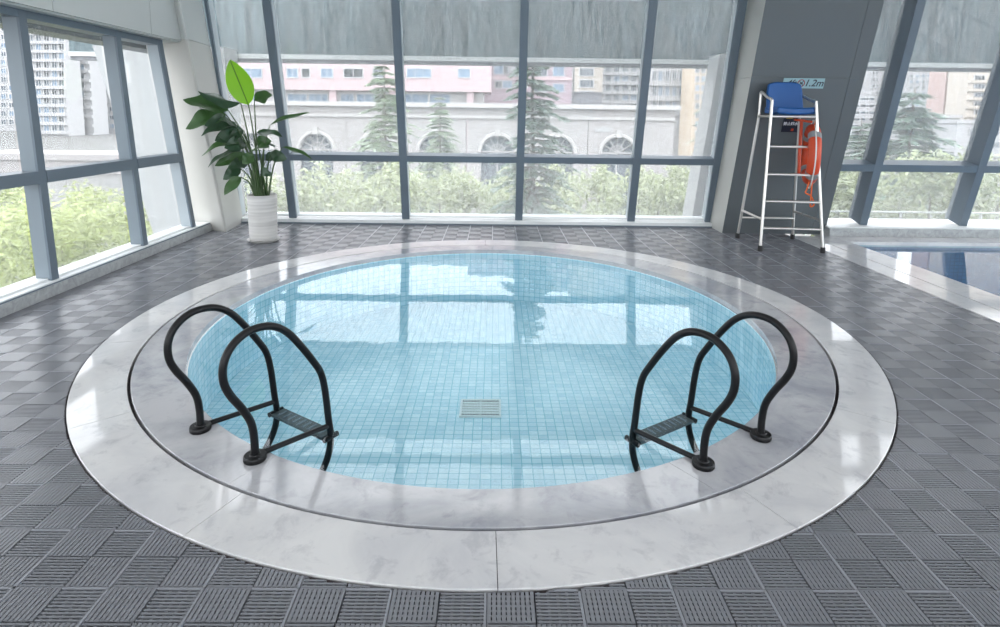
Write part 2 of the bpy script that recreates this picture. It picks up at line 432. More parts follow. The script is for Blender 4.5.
for vis, dd, ox, oy in cand:
    mb = MB(); lx, ly = ox+TX, oy+TY
    whole = fill_mat(mb, ox, oy, lx, ly)
    if not mb.f: continue
    if vis and nmat < 300:
        me = proto_me if whole else mb.mesh('floor_mat', [M['mat'], M['matrim']])
        loc = (ox-foff[0], oy-foff[1], -foff[2]) if whole else (lx-foff[0], ly-foff[1], -foff[2])
        inst('floor_mat', me, floor, loc); nmat += 1
    else: fill_mat(rest, ox, oy, 0, 0)
if rest.f: tag(rest.build('distant_floor_mats', [M['mat'], M['matrim']], floor), kind='stuff')
print('mats', nmat)

# ------------------------------------------------------------------ round pool: coping slabs, basin, water
pool = thing('round_pool', (CX, CY, -.6), 'round sunken pool lined with pale aqua mosaic and ringed by polished marble slabs', 'pool')
def arc_slab(r0, r1, a0, a1, z0, z1, n=14, bev=.002, oval=False):
    mb = MB(); prof = [(r0, z0), (r0, z1-bev), (r0+bev, z1), (r1-bev, z1), (r1, z1-bev), (r1, z0)]
    k = len(prof); vs = []
    for i in range(n+1):
        a = a0+(a1-a0)*i/n
        vs += [(PCX+(PRX+r-r0)*math.cos(a), PCY+(PRY+r-r0)*math.sin(a), z) if oval and r < r0+.01 else (CX+r*math.cos(a), CY+r*math.sin(a), z) for r, z in prof]
    fs = []
    for i in range(n):
        for j in range(k):
            j2 = (j+1) % k; fs.append((i*k+j, i*k+j2, (i+1)*k+j2, (i+1)*k+j))
    fs.append(tuple(range(k))[::-1]); fs.append(tuple(n*k+j for j in range(k)))
    mb.add(vs, [f[::-1] for f in fs]); return mb
STEP = 2*PI/14
for k in range(14):
    a = math.radians(-88.6)+k*STEP; g = .0028/2.45
    arc_slab(R_J1, R_OUT, a+g/2, a+STEP-g/2, -.035, .004).build('coping_slab', M['marble_out'], pool)
for k in range(7):
    a = math.radians(-65.3)+k*2*STEP; g = .0016/2.2
    arc_slab(R_IN, R_J0, a+g/2, a+2*STEP-g/2, -.035, .004, 28, .002, True).build('inner_coping_slab', M['marble_in'], pool)
jb = MB(); jb.lathe([(R_IN+.09, -.045), (R_OUT+.01, -.045), (R_OUT+.01, -.036), (R_IN+.09, -.036), (R_IN+.09, -.045)], (CX, CY, 0), 96); jb.build('joint_bed', M['joint'], pool)
er = MB(); er.lathe([(R_OUT+.006, -.036), (R_OUT+.006, -.003), (R_OUT+.010, -.003), (R_OUT+.010, -.036)], (CX, CY, 0), 120); er.build('edge_trim', M['joint'], pool)
DEPTH = -.57
bas = bmesh.new(); uvl = bas.loops.layers.uv.new('UVMap'); NS = 96
def face_uv(bm, pts, uvs):
    vs = [bm.verts.new(Vector(p)-Vector((CX, CY, -.6))) for p in pts]; f = bm.faces.new(vs)
    for l, uv in zip(f.loops, uvs): l[uvl].uv = uv
for k in range(NS):
    a, b = 2*PI*k/NS, 2*PI*(k+1)/NS
    pa, pb = (PCX+(PRX-.006)*math.cos(a), PCY+(PRY-.006)*math.sin(a)), (PCX+(PRX-.006)*math.cos(b), PCY+(PRY-.006)*math.sin(b))
    face_uv(bas, [(*pb, DEPTH), (*pa, DEPTH), (*pa, -.036), (*pb, -.036)], [(R_POOL*b, DEPTH), (R_POOL*a, DEPTH), (R_POOL*a, -.036), (R_POOL*b, -.036)])
    face_uv(bas, [(PCX, PCY, DEPTH), (*pa, DEPTH), (*pb, DEPTH)], [(PCX, PCY), pa, pb])
me = bpy.data.meshes.new('basin'); bas.to_mesh(me); bas.free(); me.materials.append(M['tile'])
o = bpy.data.objects.new('basin', me); COL.objects.link(o); o.parent = pool
wb = MB(); wb.add([(PCX, PCY, WATER)]+[(PCX+(PRX-.008)*math.cos(2*PI*k/NS), PCY+(PRY-.008)*math.sin(2*PI*k/NS), WATER) for k in range(NS)], [(0, 1+k, 1+(k+1) % NS) for k in range(NS)])
w = wb.build('pool_water', M['water'], None, origin=(CX, CY, WATER)); tag(w, 'still clear pale blue water filling the round pool', 'water', kind='stuff')

# drain on the pool floor
dg = thing('drain_grate', (-.08, 3.895, DEPTH), 'small white slotted drain grate on the round pool floor', 'drain')
x0, x1, y0, y1, zt = -.225, .066, 3.775, 4.016, DEPTH
fr_ = MB(); fr_.box(x0, x1, y0, y0+.014, zt, zt+.012); fr_.box(x0, x1, y1-.014, y1, zt, zt+.012); fr_.box(x0, x0+.016, y0+.014, y1-.014, zt, zt+.012); fr_.box(x1-.016, x1, y0+.014, y1-.014, zt, zt+.012); fr_.build('frame', M['white'], dg)
bk = MB(); bk.box(x0+.017, x1-.017, y0+.015, y1-.015, zt+.001, zt+.003); bk.build('slot_backing', M['black'], dg)  # black sheet under the slats, painted-in dark of the drain
MBc = MB(); MBc.box((x0+x1)/2-.004, (x0+x1)/2+.004, y0+.014, y1-.014, zt+.003, zt+.013); MBc.build('centre_bar', M['white'], dg)
for k in range(1, 6):
    yy = y0+.014+(y1-y0-.028)*k/6; b = MB(); b.box(x0+.016, x1-.016, yy-.009, yy+.009, zt+.004, zt+.011); b.build('cross_bar', M['white'], dg)
for k in range(1, 24):
    if k == 12: continue
    xx = x0+.016+(x1-x0-.032)*k/24; b = MB(); b.box(xx-.0016, xx+.0016, y0+.014, y1-.014, zt+.004, zt+.0105); b.build('thin_slat', M['white'], dg)

# ------------------------------------------------------------------ second pool on the right
p2 = thing('long_pool', (6.5, 2, -1.3), 'long dark blue rectangular pool edged with pale polished stone, below the slanted right windows', 'pool')
def slab_row(parent, name, mat, x0, x1, y0, y1, alongy, n, z0=-.06, z1=.002):
    for k in range(n):
        b = MB()
        if alongy: b.box(x0, x1, y0+(y1-y0)*k/n+.0015, y0+(y1-y0)*(k+1)/n-.0015, z0, z1)
        else: b.box(x0+(x1-x0)*k/n+.0015, x0+(x1-x0)*(k+1)/n-.0015, y0, y1, z0, z1)
        b.build(name, mat, parent)
slab_row(p2, 'coping_slab', M['marble_out'], P2X0, P2J-.006, YREAR, 7.26, True, 11)
slab_row(p2, 'inner_coping_slab', M['marble_out'], P2J+.006, P2W, YREAR, 7.26, True, 11)
slab_row(p2, 'end_coping_slab', M['marble_out'], P2W+.002, XR, P2Y, 7.26, False, 6)
b = MB(); b.box(P2X0, P2W, YREAR, 7.26, -.09, -.061); b.build('joint_bed', M['joint'], p2)
bas = bmesh.new(); uvl = bas.loops.layers.uv.new('UVMap')
def fuv(pts, uvs):
    vs = [bas.verts.new(Vector(p)-Vector((6.5, 2, -1.3))) for p in pts]; f = bas.faces.new(vs)
    for l, uv in zip(f.loops, uvs): l[uvl].uv = uv
D2 = -1.2; xa, xb, ya, yb = P2W+.01, XR, YREAR, P2Y+.005
fuv([(xa, ya, D2), (xb, ya, D2), (xb, yb, D2), (xa, yb, D2)], [(xa, ya), (xb, ya), (xb, yb), (xa, yb)])
fuv([(xa, yb, D2), (xb, yb, D2), (xb, yb, -.06), (xa, yb, -.06)], [(xa, D2), (xb, D2), (xb, 0), (xa, 0)])
fuv([(xa, ya, D2), (xa, yb, D2), (xa, yb, -.06), (xa, ya, -.06)], [(ya, D2), (yb, D2), (yb, 0), (ya, 0)])
me = bpy.data.meshes.new('basin'); bas.to_mesh(me); bas.free(); me.materials.append(M['tile2'])
o = bpy.data.objects.new('basin', me); COL.objects.link(o); o.parent = p2
b = MB(); b.add([(xa, ya, -.04), (xb, ya, -.04), (xb, yb, -.04), (xa, yb, -.04)], [(0, 1, 2, 3)])
tag(b.build('long_pool_water', M['water2'], None, origin=(6.5, 2, -.04)), 'dark blue mirror-like water of the long rectangular pool', 'water', kind='stuff')

# ------------------------------------------------------------------ back facade (window_1), leaning inwards
w1 = thing('window_1', (0, 7.8, 0), kind='structure')
MBX = [-3.475, -2.753, -1.208, .344, 1.893, 2.965]
ZT1, ZT2, ZTOP = .905, 2.95, CEIL
nrm = Vector((0, CL, SL))
for i, X in enumerate(MBX):
    hw = .05 if i else .018
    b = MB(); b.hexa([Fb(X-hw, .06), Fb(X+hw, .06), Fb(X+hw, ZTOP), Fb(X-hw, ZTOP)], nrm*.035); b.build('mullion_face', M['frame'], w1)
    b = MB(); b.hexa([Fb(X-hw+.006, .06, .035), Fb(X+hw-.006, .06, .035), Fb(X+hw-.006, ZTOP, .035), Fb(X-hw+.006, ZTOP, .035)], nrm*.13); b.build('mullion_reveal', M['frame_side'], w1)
for i in range(5):
    a, c = MBX[i]+.05, MBX[i+1]-.05
    for z in (ZT1, ZT2):
        b = MB(); b.hexa([Fb(a, z-.042, .004), Fb(c, z-.042, .004), Fb(c, z+.042, .004), Fb(a, z+.042, .004)], nrm*.14); b.build('transom', M['frame'], w1)
    for z0, z1 in ((.075, ZT1-.04), (ZT1+.04, ZT2-.04), (ZT2+.04, ZTOP)):
        b = MB(); b.hexa([Fb(a-.005, z0, .12), Fb(c+.005, z0, .12), Fb(c+.005, z1, .12), Fb(a-.005, z1, .12)], nrm*.01); b.build('glass_pane', M['glass'], w1)
    b = MB(); b.hexa([Fb(a, .06, .06), Fb(c, .06, .06), Fb(c, .085, .06), Fb(a, .085, .06)], nrm*.09); b.build('bottom_rail', M['sill'], w1)
b = MB(); b.box(-3.46, 3.0, YB, 8.1, -.05, .06); b.build('kerb', M['sill'], w1)
b = MB(); b.box(-3.46, 3.0, YB-.012, YB, -.012, .018); b.build('kerb_skirting', M['frame'], w1)

# ------------------------------------------------------------------ left facade (window_2): vertical plane, slanting mullions
w2 = thing('window_2', (-3.7, 3, 0), kind='structure')
ML = [(6.93, -.235), (5.95, -.11), (4.70, -.055), (3.42, -.055), (2.1, -.05), (.8, -.05), (-.5, -.05), (-1.8, -.05), (-3.1, -.05), (-4.4, -.05)]
def Yl(i, z): return ML[i][0] + ML[i][1]*(z-.1)
XM, XG, ZH = -3.62, -3.765, 2.26
for i in range(len(ML)):
    h = .038
    q = lambda x, s, z: Vector((x, Yl(i, z)+s*h, z))
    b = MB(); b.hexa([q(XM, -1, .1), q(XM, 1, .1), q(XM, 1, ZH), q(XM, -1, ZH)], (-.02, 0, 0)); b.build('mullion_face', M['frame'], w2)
    b = MB(); b.hexa([q(XM-.02, -.85, .1), q(XM-.02, .85, .1), q(XM-.02, .85, ZH), q(XM-.02, -.85, ZH)], (-.115, 0, 0)); b.build('mullion_reveal', M['frame_half_lit'] if i else M['frame_side'], w2)
for i in range(len(ML)-1):
    zt = .965
    q = lambda x, z: [Vector((x, Yl(i+1, zz)+.04, zz)) if k in (0, 3) else Vector((x, Yl(i, zz)-.04, zz)) for k, zz in enumerate((z[0], z[0], z[1], z[1]))]
    b = MB(); b.hexa(q(XM+.006, (zt-.05, zt+.05)), (-.15, 0, 0)); b.build('transom', M['frame'], w2)
    for z in ((.12, zt-.045), (zt+.045, ZH-.03)):
        b = MB(); b.hexa(q(XG, z), (-.01, 0, 0)); b.build('glass_pane', M['glass_clear'], w2)
    b = MB(); b.hexa(q(XM, (ZH-.06, ZH)), (-.17, 0, 0)); b.build('head_rail', M['frame'], w2)
    b = MB(); b.hexa(q(XM-.03, (.1, .125)), (-.15, 0, 0)); b.build('bottom_rail', M['sill'], w2)
b = MB(); b.box(-3.86, XL, YREAR, 7.32, -.05, .088); b.build('kerb', M['kerb'], w2)
b = MB(); b.box(-3.86, XL-.012, YREAR, 7.25, .088, .098); b.build('shadow_gap', M['frame'], w2)
b = MB(); b.box(-3.86, XL-.02, YREAR, 7.25, .098, .108); b.build('sill_board', M['sill'], w2)
# panels above the left windows
wl = thing('wall_left', (-3.7, 3, 2.26), kind='structure')
yend = lambda z: 6.78-.25*(z-2.26)
ys = [YREAR+1.32*k for k in range(9)]
ys = [y for y in ys if y < 6.2]+[None]
for i in range(len(ys)-1):
    for z0, z1 in ((2.275, 3.3), (3.305, CEIL)):
        y0 = ys[i]+.003
        e0, e1 = (yend(z0), yend(z1)) if ys[i+1] is None else (ys[i+1]-.003,)*2
        b = MB(); b.hexa([(-3.5, y0, z0), (-3.5, e0, z0), (-3.5, e1, z1), (-3.5, y0, z1)], (-.03, 0, 0)); b.build('wall_panel', M['panel'], wl)
b = MB(); b.box(-3.86, -3.53, YREAR, 6.78, 2.26, 2.30); b.build('soffit', M['panel'], wl)
b = MB(); b.hexa([(-3.86, YREAR, 2.30), (-3.86, yend(2.3), 2.30), (-3.86, yend(CEIL), CEIL), (-3.86, YREAR, CEIL)], (.05, 0, 0)); b.build('backing', M['panel'], wl)
t1 = MB(); t1.hexa([(-3.49, yend(2.27)+.002, 2.27), (-3.86, yend(2.27)+.002, 2.27), (-3.86, yend(CEIL)+.002, CEIL), (-3.49, yend(CEIL)+.002, CEIL)], (0, .05, 0))
tag(t1.build('end_strip', plain('dark_brown_strip', (.10, .085, .085), .5), None, origin=(-3.68, 6.5, 2.27)), kind='structure')  # dark brown strip across the panel end
e = MB(); e.box(-4.45, -4.15, YREAR, 8.4, 2.22, 2.55)
tag(e.build('trim_2', M['panel_grey'], None, origin=(-4.3, 2, 2.22)), kind='structure')

# ------------------------------------------------------------------ leaning corner columns
cl = thing('wall_corner_left', (-3.6, 7.5, 0), kind='structure')
pa, pb, pc, pd = (-3.90, 7.42), (-3.35, 7.16), (-3.43, 7.86), (-3.90, 7.86)
def ramp_panel(parent, a, b, z0, z1, th, mat, sx=-.03, name='column_panel'):
    sh = lambda p, z: Vector((p[0]+sx*z, p[1]-LEAN*z, z))
    d = Vector((b[0]-a[0], b[1]-a[1], 0)).normalized(); n = Vector((-d.y, d.x, 0))
    g = d*.002
    m = MB(); m.hexa([sh(a, z0)+g, sh(b, z0)-g, sh(b, z1)-g, sh(a, z1)+g], n*th); return m.build(name, mat, parent)
for z0, z1 in ((0, 2.29), (2.295, CEIL)):
    ramp_panel(cl, pa, pb, z0, z1, .02, M['panel_cream'] if z0 == 0 else M['panel'])
    ramp_panel(cl, pb, pc, z0, z1, .02, M['panel'] if z0 else M['panel_cream'])
m_ = MB(); m_.prism([(pa[0]-.1, pa[1]+.06), (pb[0]-.03, pb[1]+.035), (pc[0]-.03, pc[1]), (pd[0]-.1, pd[1])], .0, CEIL, 0, (-.03, -LEAN)); m_.build('column_core', M['panel'], cl)

cr = thing('wall_corner_right', (3.65, 7.5, 0), kind='structure')
qa, qb, qc = (2.985, 7.92), (2.985, 7.415), (4.325, 7.405)
zs = [0, 1.98, CEIL]
for i in range(2):
    z0, z1 = zs[i]+(.002 if i else 0), zs[i+1]-.002
    ramp_panel(cr, qa, qb, z0, z1, .02, M['panel_cream'], 0.02)
    ramp_panel(cr, qb, (4.15, 7.4065), z0, z1, .02, M['panel_grey'], 0.02)  # darker than the side panel: backlit shade put into the front's colour
    ramp_panel(cr, (4.15, 7.4065), qc, z0, z1, .02, M['panel_grey'], 0.02)
m_ = MB(); m_.prism([(3.008, 7.44), (4.31, 7.43), (4.31, 7.92), (3.008, 7.92)], 0, CEIL, 0, (.02, -LEAN)); m_.build('column_core', M['panel_grey'], cr)

# ------------------------------------------------------------------ right facade (window_3)
w3 = thing('window_3', (7, 7.4, 0), kind='structure')
MRX = [4.40, 4.856, 6.177, 7.50, 8.82, 10.14]
for i, X in enumerate(MRX):
    hw = .05
    if i:
        b = MB(); b.hexa([Fr(X-hw, .12), Fr(X+hw, .12), Fr(X+hw, ZTOP), Fr(X-hw, ZTOP)], nrm*.03); b.build('mullion_face', M['frame'], w3)
        b = MB(); b.hexa([Fr(X-hw+.006, .12, .03), Fr(X+hw-.006, .12, .03), Fr(X+hw-.006, ZTOP, .03), Fr(X-hw+.006, ZTOP, .03)], nrm*.24); b.build('mullion_reveal', M['frame'], w3)
for i in range(5):
    a, c = MRX[i]+(.05 if i else -.1), MRX[i+1]-.05
    for z in (.885, ZT2):
        b = MB(); b.hexa([Fr(a, z-.045, .004), Fr(c, z-.045, .004), Fr(c, z+.045, .004), Fr(a, z+.045, .004)], nrm*.2); b.build('transom', M['frame'], w3)
    for z0, z1 in ((.12, .845), (.925, ZT2-.04), (ZT2+.04, ZTOP)):
        b = MB(); b.hexa([Fr(a-.01, z0, .2), Fr(c+.01, z0, .2), Fr(c+.01, z1, .2), Fr(a-.01, z1, .2)], nrm*.01); b.build('glass_pane', M['glass'], w3)
b = MB(); b.box(4.31, XR, 7.265, 7.95, -.06, .105); b.build('kerb', M['kerb'], w3)
b = MB(); b.box(4.31, XR, 7.30, 7.95, .105, .12); b.build('sill_board', M['sill'], w3)

# ------------------------------------------------------------------ rear and far right of the hall (behind the camera), ceiling
def plain_glazing(root, horizontal, fixed, a, b, n):
    step = (b-a)/n
    for k in range(n+1):
        p = a+step*k; m = MB()
        if horizontal: m.box(p-.05, p+.05, fixed-.08, fixed+.08, .12, CEIL)
        else: m.box(fixed-.08, fixed+.08, p-.05, p+.05, .12, CEIL)
        m.build('mullion', M['frame'], root)
    for k in range(n):
        p, q = a+step*k+.05, a+step*(k+1)-.05
        for z in (.9, 2.9):
            m = MB()
            if horizontal: m.box(p, q, fixed-.06, fixed+.06, z-.04, z+.04)
            else: m.box(fixed-.06, fixed+.06, p, q, z-.04, z+.04)
            m.build('transom', M['frame'], root)
        for z0, z1 in ((.12, .86), (.94, 2.86), (2.94, CEIL)):
            m = MB()
            if horizontal: m.box(p, q, fixed-.005, fixed+.005, z0, z1)
            else: m.box(fixed-.005, fixed+.005, p, q, z0, z1)
            m.build('glass_pane', M['glass_clear'], root)
w4 = thing('window_4', (3, YREAR, 0), kind='structure')
plain_glazing(w4, True, YREAR-.1, -3.8, XR, 9)
b = MB(); b.box(-3.9, XR+.2, YREAR-.3, YREAR, -.06, .12); b.build('kerb', M['kerb'], w4)
w5 = thing('window_5', (XR, 1.5, 0), kind='structure')
plain_glazing(w5, False, XR+.1, YREAR, 7.2, 8)
b = MB(); b.box(XR, XR+.3, YREAR, 7.9, -.06, .12); b.build('kerb', M['kerb'], w5)
b = MB(); b.box(-4.1, XR+.3, YREAR-.3, 8.2, CEIL, CEIL+.15); tag(b.build('ceiling', M['ceil'], None, origin=(3, 2, CEIL)), kind='structure')

fill_em = emit_mat('fill_light_diffuser', (1, .97, .94), FILL)  # unseen ceiling panels added to brighten the hall
k = 0
for X in (-2.4, .2, 2.8):
    for Y in (-2.6, -.6, 1.4, 3.4):
        lt = thing('added_fill_light', (X, Y, CEIL-.05), 'square white fill light panel added out of view above the pool hall', 'ceiling light', 'added fill light panels')
        b = MB()
        for s in (-1, 1):
            b.box(X-.62, X+.62, Y+s*.6-.02, Y+s*.6+.02, CEIL-.05, CEIL); b.box(X+s*.6-.02, X+s*.6+.02, Y-.58, Y+.58, CEIL-.05, CEIL)
        b.build('frame', M['white'], lt)
        b = MB(); b.box(X-.58, X+.58, Y-.58, Y+.58, CEIL-.04, CEIL-.03); b.build('diffuser', fill_em, lt)

# ------------------------------------------------------------------ pool ladders
PROFILE = [(0, .012), (0, .10), (-.012, .18), (-.05, .262), (-.1, .345), (-.125, .41), (-.126, .48), (-.1, .54), (-.05, .582), (.015, .6), (.1, .588), (.175, .54), (.245, .455), (.325, .335), (.366, .26), (.388, .16), (.405, 0), (.415, -.08), (.408, -.16), (.37, -.24), (.30, -.31), (.2, -.355), (.095, -.375)]
def ladder(ang, rad, half, label):
    a = math.radians(ang); mid = Vector((CX+rad*math.cos(a), CY+rad*math.sin(a), 0.004))
    u = Vector((-math.cos(a), -math.sin(a), 0)); v = Vector((-u.y, u.x, 0))
    P = lambda r, s, z: mid+u*r+v*s+Vector((0, 0, z))
    root = thing('pool_ladder', mid, label, 'pool ladder', 'black pool ladders at the round pool')
    for s in (-half, half):
        rl = MB(); rl.tube(catmull([P(r, s, z*.975) for r, z in PROFILE], 6), .0168, 14); rail = rl.build('handrail', M['rail'], root)
        fl = MB(); c = P(0, s, 0); fl.lathe([(.0, .0), (.046, .0), (.048, .004), (.048, .020), (.045, .024), (.025, .025), (.022, .03), (.0, .03)], c, 28); fl.build('base_flange', M['rail'], root, smooth=True)
        br = MB(); br.tube([P(.04, s, .014), P(.40, s, -.032)], .0125, 10); br.build('deck_bar', M['rail'], root)
        cp = MB(); cp.tube([P(.455, s*1.02, -.095), P(.37, s*1.02, -.095)], .013, 10); cp.build('tread_clamp', M['rail'], root)
    hs = half-.015
    t = MB(); t.hexa([P(.372, -hs, -.10), P(.452, -hs, -.10), P(.452, hs, -.10), P(.372, hs, -.10)], (0, 0, .014)); tr = t.build('tread', M['tread'], root)
    for k in range(9):
        s = -hs+.04+(2*hs-.08)*k/8
        g = MB(); g.hexa([P(.385, s-.006, -.086), P(.44, s-.006, -.086), P(.44, s+.006, -.086), P(.385, s+.006, -.086)], (0, 0, .0025)); g.build('grip_rib', M['frame'], tr)
    for z, r in ((-.30, .31),):
        t = MB(); t.hexa([P(r-.04, -hs, z), P(r+.04, -hs, z), P(r+.04, hs, z), P(r-.04, hs, z)], (0, 0, .014)); t.build('lower_tread', M['tread'], root)
    return root
ladder(-123.5, 2.12, .2125, 'black tubular pool ladder with looped handrails, on the potted plant side of the round pool')
ladder(-57.7, 2.1275, .2095, 'black tubular pool ladder with looped handrails, on the lifeguard chair side of the round pool')

# ------------------------------------------------------------------ lifeguard chair
ch = thing('lifeguard_chair', (3.37, 6.73, 0), 'tall steel lifeguard chair with ladder rungs and a blue plastic seat', 'lifeguard chair')
FLt, FRt, BRt, BLt = Vector((3.03, 6.42, 0)), Vector((3.712, 6.36, 0)), Vector((3.74, 7.085, 0)), Vector((3.06, 7.11, 0))
fl_top, fr_top = Vector((3.10, 6.52, 1.69)), Vector((3.575, 6.48, 1.67))
bl_top, br_top = Vector((3.125, 6.86, 1.81)), Vector((3.59, 6.83, 1.77))
SEATZ = 1.54
def lerp(a, b, t): return a+(b-a)*t
def atz(a, b, z): return lerp(a, b, (z-a.z)/(b.z-a.z))
RT = .0165
def tubepart(name, path, r, mat=M['steel'], parent=None, seg=12):
    b = MB(); b.tube(path, r, seg); return b.build(name, mat, parent or ch)
# front leg continues over the armrest and down to the seat frame at the rear
for ft, tp, bt in ((FLt, fl_top, bl_top), (FRt, fr_top, br_top)):
    pth = [ft+Vector((0, 0, .02)), atz(ft, tp, .9), atz(ft, tp, 1.63), tp, tp+(bt-tp)*.09+Vector((0, 0, .012)), tp+(bt-tp)*.4, bt-(bt-tp)*.12, bt+Vector((0, 0, -.015)), bt+Vector((0, .004, -.06)), Vector((bt.x, bt.y+.01, SEATZ))]
    tubepart('front_leg_and_armrest', catmull(pth, 5), RT)
for ft, bt in ((BLt, bl_top), (BRt, br_top)):
    tubepart('back_leg', [ft+Vector((0, 0, .02)), Vector((bt.x, bt.y+.01, SEATZ))], RT)
for ft, name in ((FLt, 0), (FRt, 0), (BRt, 0), (BLt, 0)):
    b = MB(); b.lathe([(0, .0), (.026, .0), (.026, .06), (.02, .065), (0, .065)], ft, 14); b.build('rubber_foot', M['black'], ch)
bs = lambda ft, bt, z: lerp(ft, Vector((bt.x, bt.y+.01, SEATZ)), z/SEATZ)
for z in (.262, .568, .872, 1.185):
    tubepart('rung', [atz(FLt, fl_top, z), atz(FRt, fr_top, z)], .0155)
tubepart('side_brace', [atz(FLt, fl_top, .36), bs(BLt, bl_top, .36)], .0145); tubepart('side_brace', [atz(FRt, fr_top, .36), bs(BRt, br_top, .36)], .0145)
tubepart('back_brace', [bs(BLt, bl_top, .27), bs(BRt, br_top, .27)], .0145)
q = [atz(FLt, fl_top, SEATZ-.02), atz(FRt, fr_top, SEATZ-.02), bs(BRt, br_top, SEATZ-.02), bs(BLt, bl_top, SEATZ-.02)]
for i in range(4): tubepart('seat_frame_bar', [q[i], q[(i+1) % 4]], .0155)
# blue seat shell
def rounded_slab(fn, nu, nv, th):
    """grid surface fn(u,v)->(point, normal) thickened"""
    vs = []; 
    for s in (0, 1):
        for i in range(nu+1):
            for j in range(nv+1):
                p, n = fn(i/nu, j/nv); vs.append(p+n*(th*s))
    idx = lambda s, i, j: s*(nu+1)*(nv+1)+i*(nv+1)+j
    fs = []
    for i in range(nu):
        for j in range(nv):
            fs.append((idx(1, i, j), idx(1, i+1, j), idx(1, i+1, j+1), idx(1, i, j+1))); fs.append((idx(0, i, j+1), idx(0, i+1, j+1), idx(0, i+1, j), idx(0, i, j)))
    for i in range(nu):
        fs.append((idx(0, i, 0), idx(0, i+1, 0), idx(1, i+1, 0), idx(1, i, 0))); fs.append((idx(1, i, nv), idx(1, i+1, nv), idx(0, i+1, nv), idx(0, i, nv)))
    for j in range(nv):
        fs.append((idx(1, 0, j), idx(1, 0, j+1), idx(0, 0, j+1), idx(0, 0, j))); fs.append((idx(0, nu, j), idx(0, nu, j+1), idx(1, nu, j+1), idx(1, nu, j)))
    m = MB(); m.add(vs, fs); m.smooth = True; return m
sx0, sx1 = 3.16, 3.60
def seat_fn(u, v):
    x = sx0+(sx1-sx0)*u; y = 6.49+.34*v
    z = SEATZ+.004 + .014*abs(2*u-1)**2 - .016*math.sin(PI*v)*.6
    return Vector((x-.02*(1-v)*0, y, z)), Vector((0, 0, 1))
so = rounded_slab(seat_fn, 12, 8, .075).build('seat', M['blue'], ch)
bv = so.modifiers.new('bevel', 'BEVEL'); bv.width = .018; bv.segments = 3; bv.limit_method = 'ANGLE'; bv.angle_limit = math.radians(50)
def back_fn(u, v):
    w = 1-.06*v-.10*max(0, v-.75)*(2*u-1)**2*2
    xm = (sx0+sx1)/2-.015; x = xm+(u-.5)*.425*w
    z = SEATZ+.05+.325*v - .03*v*(abs(2*u-1)**4)
    y = 6.78+.05*v-.03*(2*u-1)**2*0+.02*math.cos((2*u-1)*PI/2)
    return Vector((x, y, z)), Vector((0, -1, .1))
bo = rounded_slab(back_fn, 12, 10, .05).build('backrest', M['blue'], ch)
bv = bo.modifiers.new('bevel', 'BEVEL'); bv.width = .015; bv.segments = 3; bv.limit_method = 'ANGLE'; bv.angle_limit = math.radians(50)

# ------------------------------------------------------------------ lifebuoy hanging at the chair's side
lb_c = Vector((3.66, 6.66, 1.09)); ldir = Vector((.37, .93, 0)).normalized(); RM, rm = .285, .068
lb = thing('lifebuoy', lb_c-Vector((0, 0, .36)), 'orange lifebuoy with grey bands and white rope hung on the lifeguard chair', 'lifebuoy')
up = Vector((0, 0, 1)); axn = ldir.cross(up)
def ring_pt(a, r=RM, off=0): return lb_c+ldir*(r*math.cos(a))+up*(r*math.sin(a))+axn*off
def torus_arc(a0, a1, rad, n, closed=False):
    m = MB(); cnt = n if closed else n+1
    m.tube([ring_pt(a0+(a1-a0)*k/n) for k in range(cnt)], rad, 16, closed=closed); return m
body = torus_arc(0, 2*PI, rm, 40, True).build('ring', M['orange'], lb)
for k in range(4):
    a = PI/4+k*PI/2; torus_arc(a-.13, a+.13, rm+.003, 5).build('reflective_band', M['band'], lb)
rp = []
for k in range(60):
    a = 2*PI*k/60; sag = .035*abs(math.sin(2*(a-PI/4)))
    rp.append(ring_pt(a, RM+rm+.004+sag, 0))
m = MB(); m.tube(rp, .007, 8, closed=True); m.build('grab_rope', M['rope'], lb)
m = MB(); m.tube(catmull([Vector((3.60, 6.50, 1.50)), Vector((3.59, 6.53, 1.2)), Vector((3.60, 6.50, .95)), Vector((3.57, 6.52, .72)), Vector((3.56, 6.53, .66)), Vector((3.61, 6.52, .63)), Vector((3.64, 6.51, .58)), Vector((3.66, 6.52, .52)), Vector((3.63, 6.53, .50)), Vector((3.62, 6.52, .56)), Vector((3.615, 6.51, .9)), Vector((3.62, 6.52, 1.3)), Vector((3.63, 6.53, 1.49))], 6), .008, 8)
tag(m.build('throw_rope', M['orope'], None, origin=(3.6, 6.52, .5)), 'thin orange rope looped down from the lifeguard chair seat', 'rope')
m = MB(); m.tube([Vector((3.50, 6.78, 1.485)), Vector((3.60, 6.78, 1.475)), Vector((3.68, 6.72, 1.46))], .014, 10)
m.tube([Vector((3.575, 6.76, 1.47)), Vector((3.58, 6.76, 1.05)), Vector((3.59, 6.76, .85))], .018, 10)
tag(m.build('rescue_tube', M['orange'], None, origin=(3.55, 6.78, .85)), 'slim orange rescue float strapped under the lifeguard chair seat', 'rescue float')

